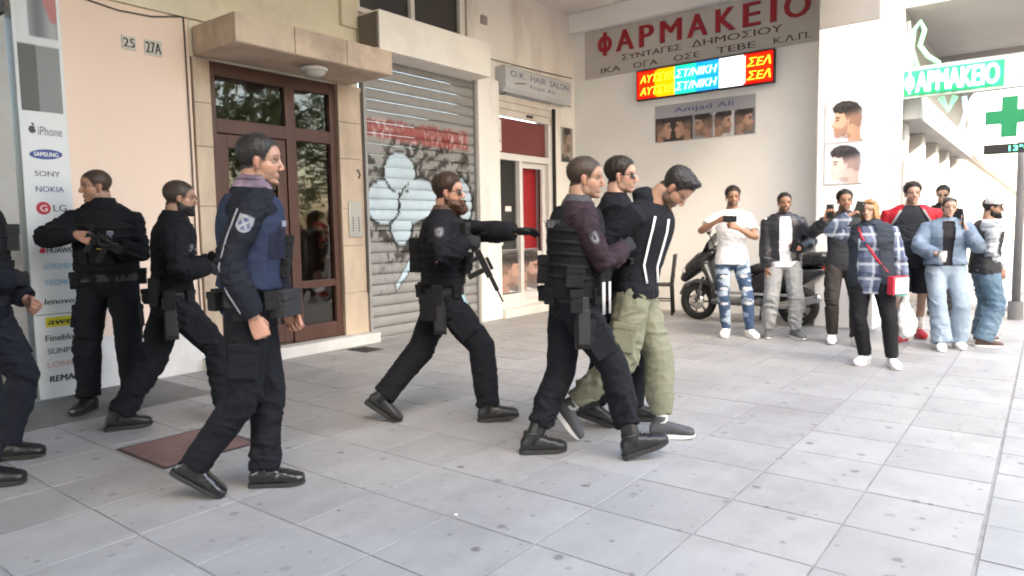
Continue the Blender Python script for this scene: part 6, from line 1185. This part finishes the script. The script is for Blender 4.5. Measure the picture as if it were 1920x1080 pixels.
# cup in the denim woman's hand
hc, Hm = DENW.hand1; V, F = lathe([(.001, -.05), (.028, -.05), (.038, .05), (.036, .052), (.001, .05)], 20); cu_ = link('paper_cup', mesh_from('paper_cup', V, F, None, True), mat('cup_white', (.78, .77, .75), .5), None); cu_.location = tuple(hc+DENW.f*.035-DENW.u*.03); tag(cu_, 'small white cup held by the denim woman', 'cup'); V, F = lathe([(.039, .045), (.041, .055), (.034, .062), (.001, .062)], 20); MB().add(V, F).build('lid', mat('cup_lid', (.3, .29, .28), .5), cu_, smooth=True)

# ------------------------------------------------------------------ parked scooter (faces -X, stands before the pharmacy wall)
sx, sy = -3.22, 9.55
sc = empty('motor_scooter', (sx, sy, 0), 0, label='black maxi scooter parked against the white pharmacy wall', cat='scooter')
SB = mat('scooter_black', (.014, .015, .017), .25, var=.15, scale=6, bump=.02, spec=.6); SG = mat('scooter_grey', (.10, .105, .11), .35, var=.1, spec=.5); CHR = mat('chrome', (.6, .6, .6), .18, metal=1.0, var=0, bump=0); TYR = mat('tyre', (.018, .018, .018), .8)
def wheel(x):
    V, F = lathe([(.17, -.055), (.215, -.06), (.25, -.045), (.265, -.015), (.265, .015), (.25, .045), (.215, .06), (.17, .055), (.17, -.055)], 32); Vr = np.stack([V[:, 0], V[:, 2], V[:, 1]], 1); w = MB().add(Vr+np.array([x, 0, .265]), F).build('wheel', TYR, sc, smooth=True)
    mb = MB(); V, F = lathe([(.168, -.045), (.172, -.05), (.172, .05), (.168, .045)], 32); mb.add(np.stack([V[:, 0], V[:, 2], V[:, 1]], 1)+np.array([x, 0, .265]), F)
    for k in range(7): a = k*2*math.pi/7; mb.tube([(x+.03*math.cos(a), 0, .265+.03*math.sin(a)), (x+.168*math.cos(a), 0, .265+.168*math.sin(a))], .016, 8)
    mb.build('rim', SG, w, smooth=True); V, F = lathe([(.05, -.062), (.11, -.062), (.11, -.058), (.05, -.058)], 24); MB().add(np.stack([V[:, 0], V[:, 2], V[:, 1]], 1)+np.array([x, 0, .265]), F).build('brake_disc', CHR, w, smooth=True)
wheel(-.76); wheel(.62)
def shell(name, parts, m, vox=.014, parent=None): V, F = remesh(*union(*parts), vox, 3); return MB().add(V, F).build(name, m, parent or sc, smooth=True)
shell('front_fender', [loft([(-1.03, 0, .36), (-.95, 0, .50), (-.78, 0, .565), (-.60, 0, .52), (-.50, 0, .40)], [(.02, .05), (.025, .075), (.03, .085), (.03, .08), (.02, .06)], 14, (0, 0, 1))], SG)
shell('front_fairing', [loft([(-.98, 0, .58), (-.86, 0, .72), (-.68, 0, .86), (-.52, 0, .97)], [(.06, .07), (.11, .15), (.13, .20), (.07, .16)], 18, (0, 0, 1)), loft([(-.62, 0, .80), (-.50, 0, .55), (-.46, 0, .34)], [(.09, .21), (.08, .23), (.07, .20)], 16, (1, 0, 0))], SB)
shell('floorboard', [loft([(-.50, 0, .30), (-.10, 0, .29), (.15, 0, .31)], [(.06, .20), (.055, .19), (.07, .19)], 14, (0, 0, 1), 1, 3)], SG)
bd = shell('tail_body', [loft([(-.02, 0, .46), (.22, 0, .56), (.55, 0, .64), (.92, 0, .74)], [(.16, .17), (.20, .20), (.16, .18), (.05, .08)], 18, (0, 0, 1), 2, 2.6)], SB); shell('seat', [loft([(-.10, 0, .70), (.10, 0, .755), (.35, 0, .77), (.52, 0, .82), (.80, 0, .86)], [(.05, .10), (.07, .16), (.06, .17), (.06, .16), (.03, .11)], 16, (0, 0, 1), 2, 2.8)], mat('seat_vinyl', (.02, .02, .021), .6))
shell('engine', [loft([(.15, .06, .30), (.62, .09, .27)], [(.11, .10), (.08, .06)], 14)], SG); shell('exhaust', [loft([(.25, -.16, .26), (.55, -.17, .30), (.92, -.17, .40)], [(.035, .035), (.07, .06), (.06, .05)], 14)], CHR)
ws_ = MB().add(*loft([(-.66, 0, .94), (-.58, 0, 1.10), (-.48, 0, 1.24)], [(.008, .17), (.008, .18), (.006, .12)], 18, (1, 0, .4), 0)).build('windscreen', mat('smoked_plastic', (.02, .021, .023), .12, spec=.6), sc, smooth=True)
hb_ = MB().tube([(-.40, -.34, 1.05), (-.44, -.18, 1.06), (-.48, 0, 1.02), (-.44, .18, 1.06), (-.40, .34, 1.05)], .018, 10).build('handlebar', M_BLACK, sc, smooth=True)
for q in (-1, 1):
    MB().tube([(-.46, q*.20, 1.06), (-.48, q*.30, 1.22)], .008).build('mirror_stem', M_BLACK, hb_); MB().add(*ellipsoid((-.48, q*.33, 1.26), (.02, .065, .042), 14)).build('mirror', M_BLACK, hb_, smooth=True); MB().add(*ellipsoid((-.93, q*.075, .70), (.05, .055, .03), 14, rotm('Y', .8))).build('headlight', mat('lamp_glass', (.62, .63, .64), .1, spec=.8, var=.05), sc, smooth=True)
    MB().tube([(-.76, q*.075, .265), (-.66, q*.075, .62)], .022).build('fork', SG, sc, smooth=True)
MB().add(*ellipsoid((.93, 0, .76), (.03, .06, .03), 12)).build('tail_light', mat('red_lens', (.35, .01, .01), .2), sc, smooth=True); MB().box(-.44, .62, -.20, -.19, .40, .44).build('side_trim', CHR, sc, .004)
shell('storage_box', [loft([(.72, 0, .88), (.95, 0, .90)], [(.10, .17), (.09, .15)], 16, (0, 0, 1), 2, 3.2)], SB); MB().tube([(.10, .12, .28), (.04, .26, .01)], .014).build('side_stand', CHR, sc, smooth=True)
# black wooden chair
ch = empty('wooden_chair', (-4.72, 9.85, 0), R(200), label='black wooden chair with slatted back against the white wall', cat='chair'); CW = mat('black_wood', (.016, .015, .015), .5, var=.2)
MB().box(-.19, .19, -.19, .19, .44, .475).build('seat', mat('straw_seat', (.05, .045, .04), .8), ch, .01)
for a in (-1, 1):
    MB().tube([(.165, a*.165, 0), (.16, a*.16, .45)], .018, 8).build('leg', CW, ch, smooth=True); MB().tube([(-.19, a*.165, 0), (-.17, a*.165, .45), (-.22, a*.165, .92)], .018, 8).build('leg', CW, ch, smooth=True); MB().tube([(.16, a*.165, .22), (-.18, a*.165, .22)], .011, 8).build('stretcher', CW, ch, smooth=True)
for z, h_ in ((.90, .04), (.70, .03), (.56, .03)): MB().box(-.225+.05*(.92-z), -.205+.05*(.92-z), -.165, .165, z-h_/2, z+h_/2).build('back_rail', CW, ch, .004)
for y in (-.08, 0, .08): MB().tube([(-.20, y, .57), (-.213, y, .89)], .010, 8).build('back_spindle', CW, ch, smooth=True)
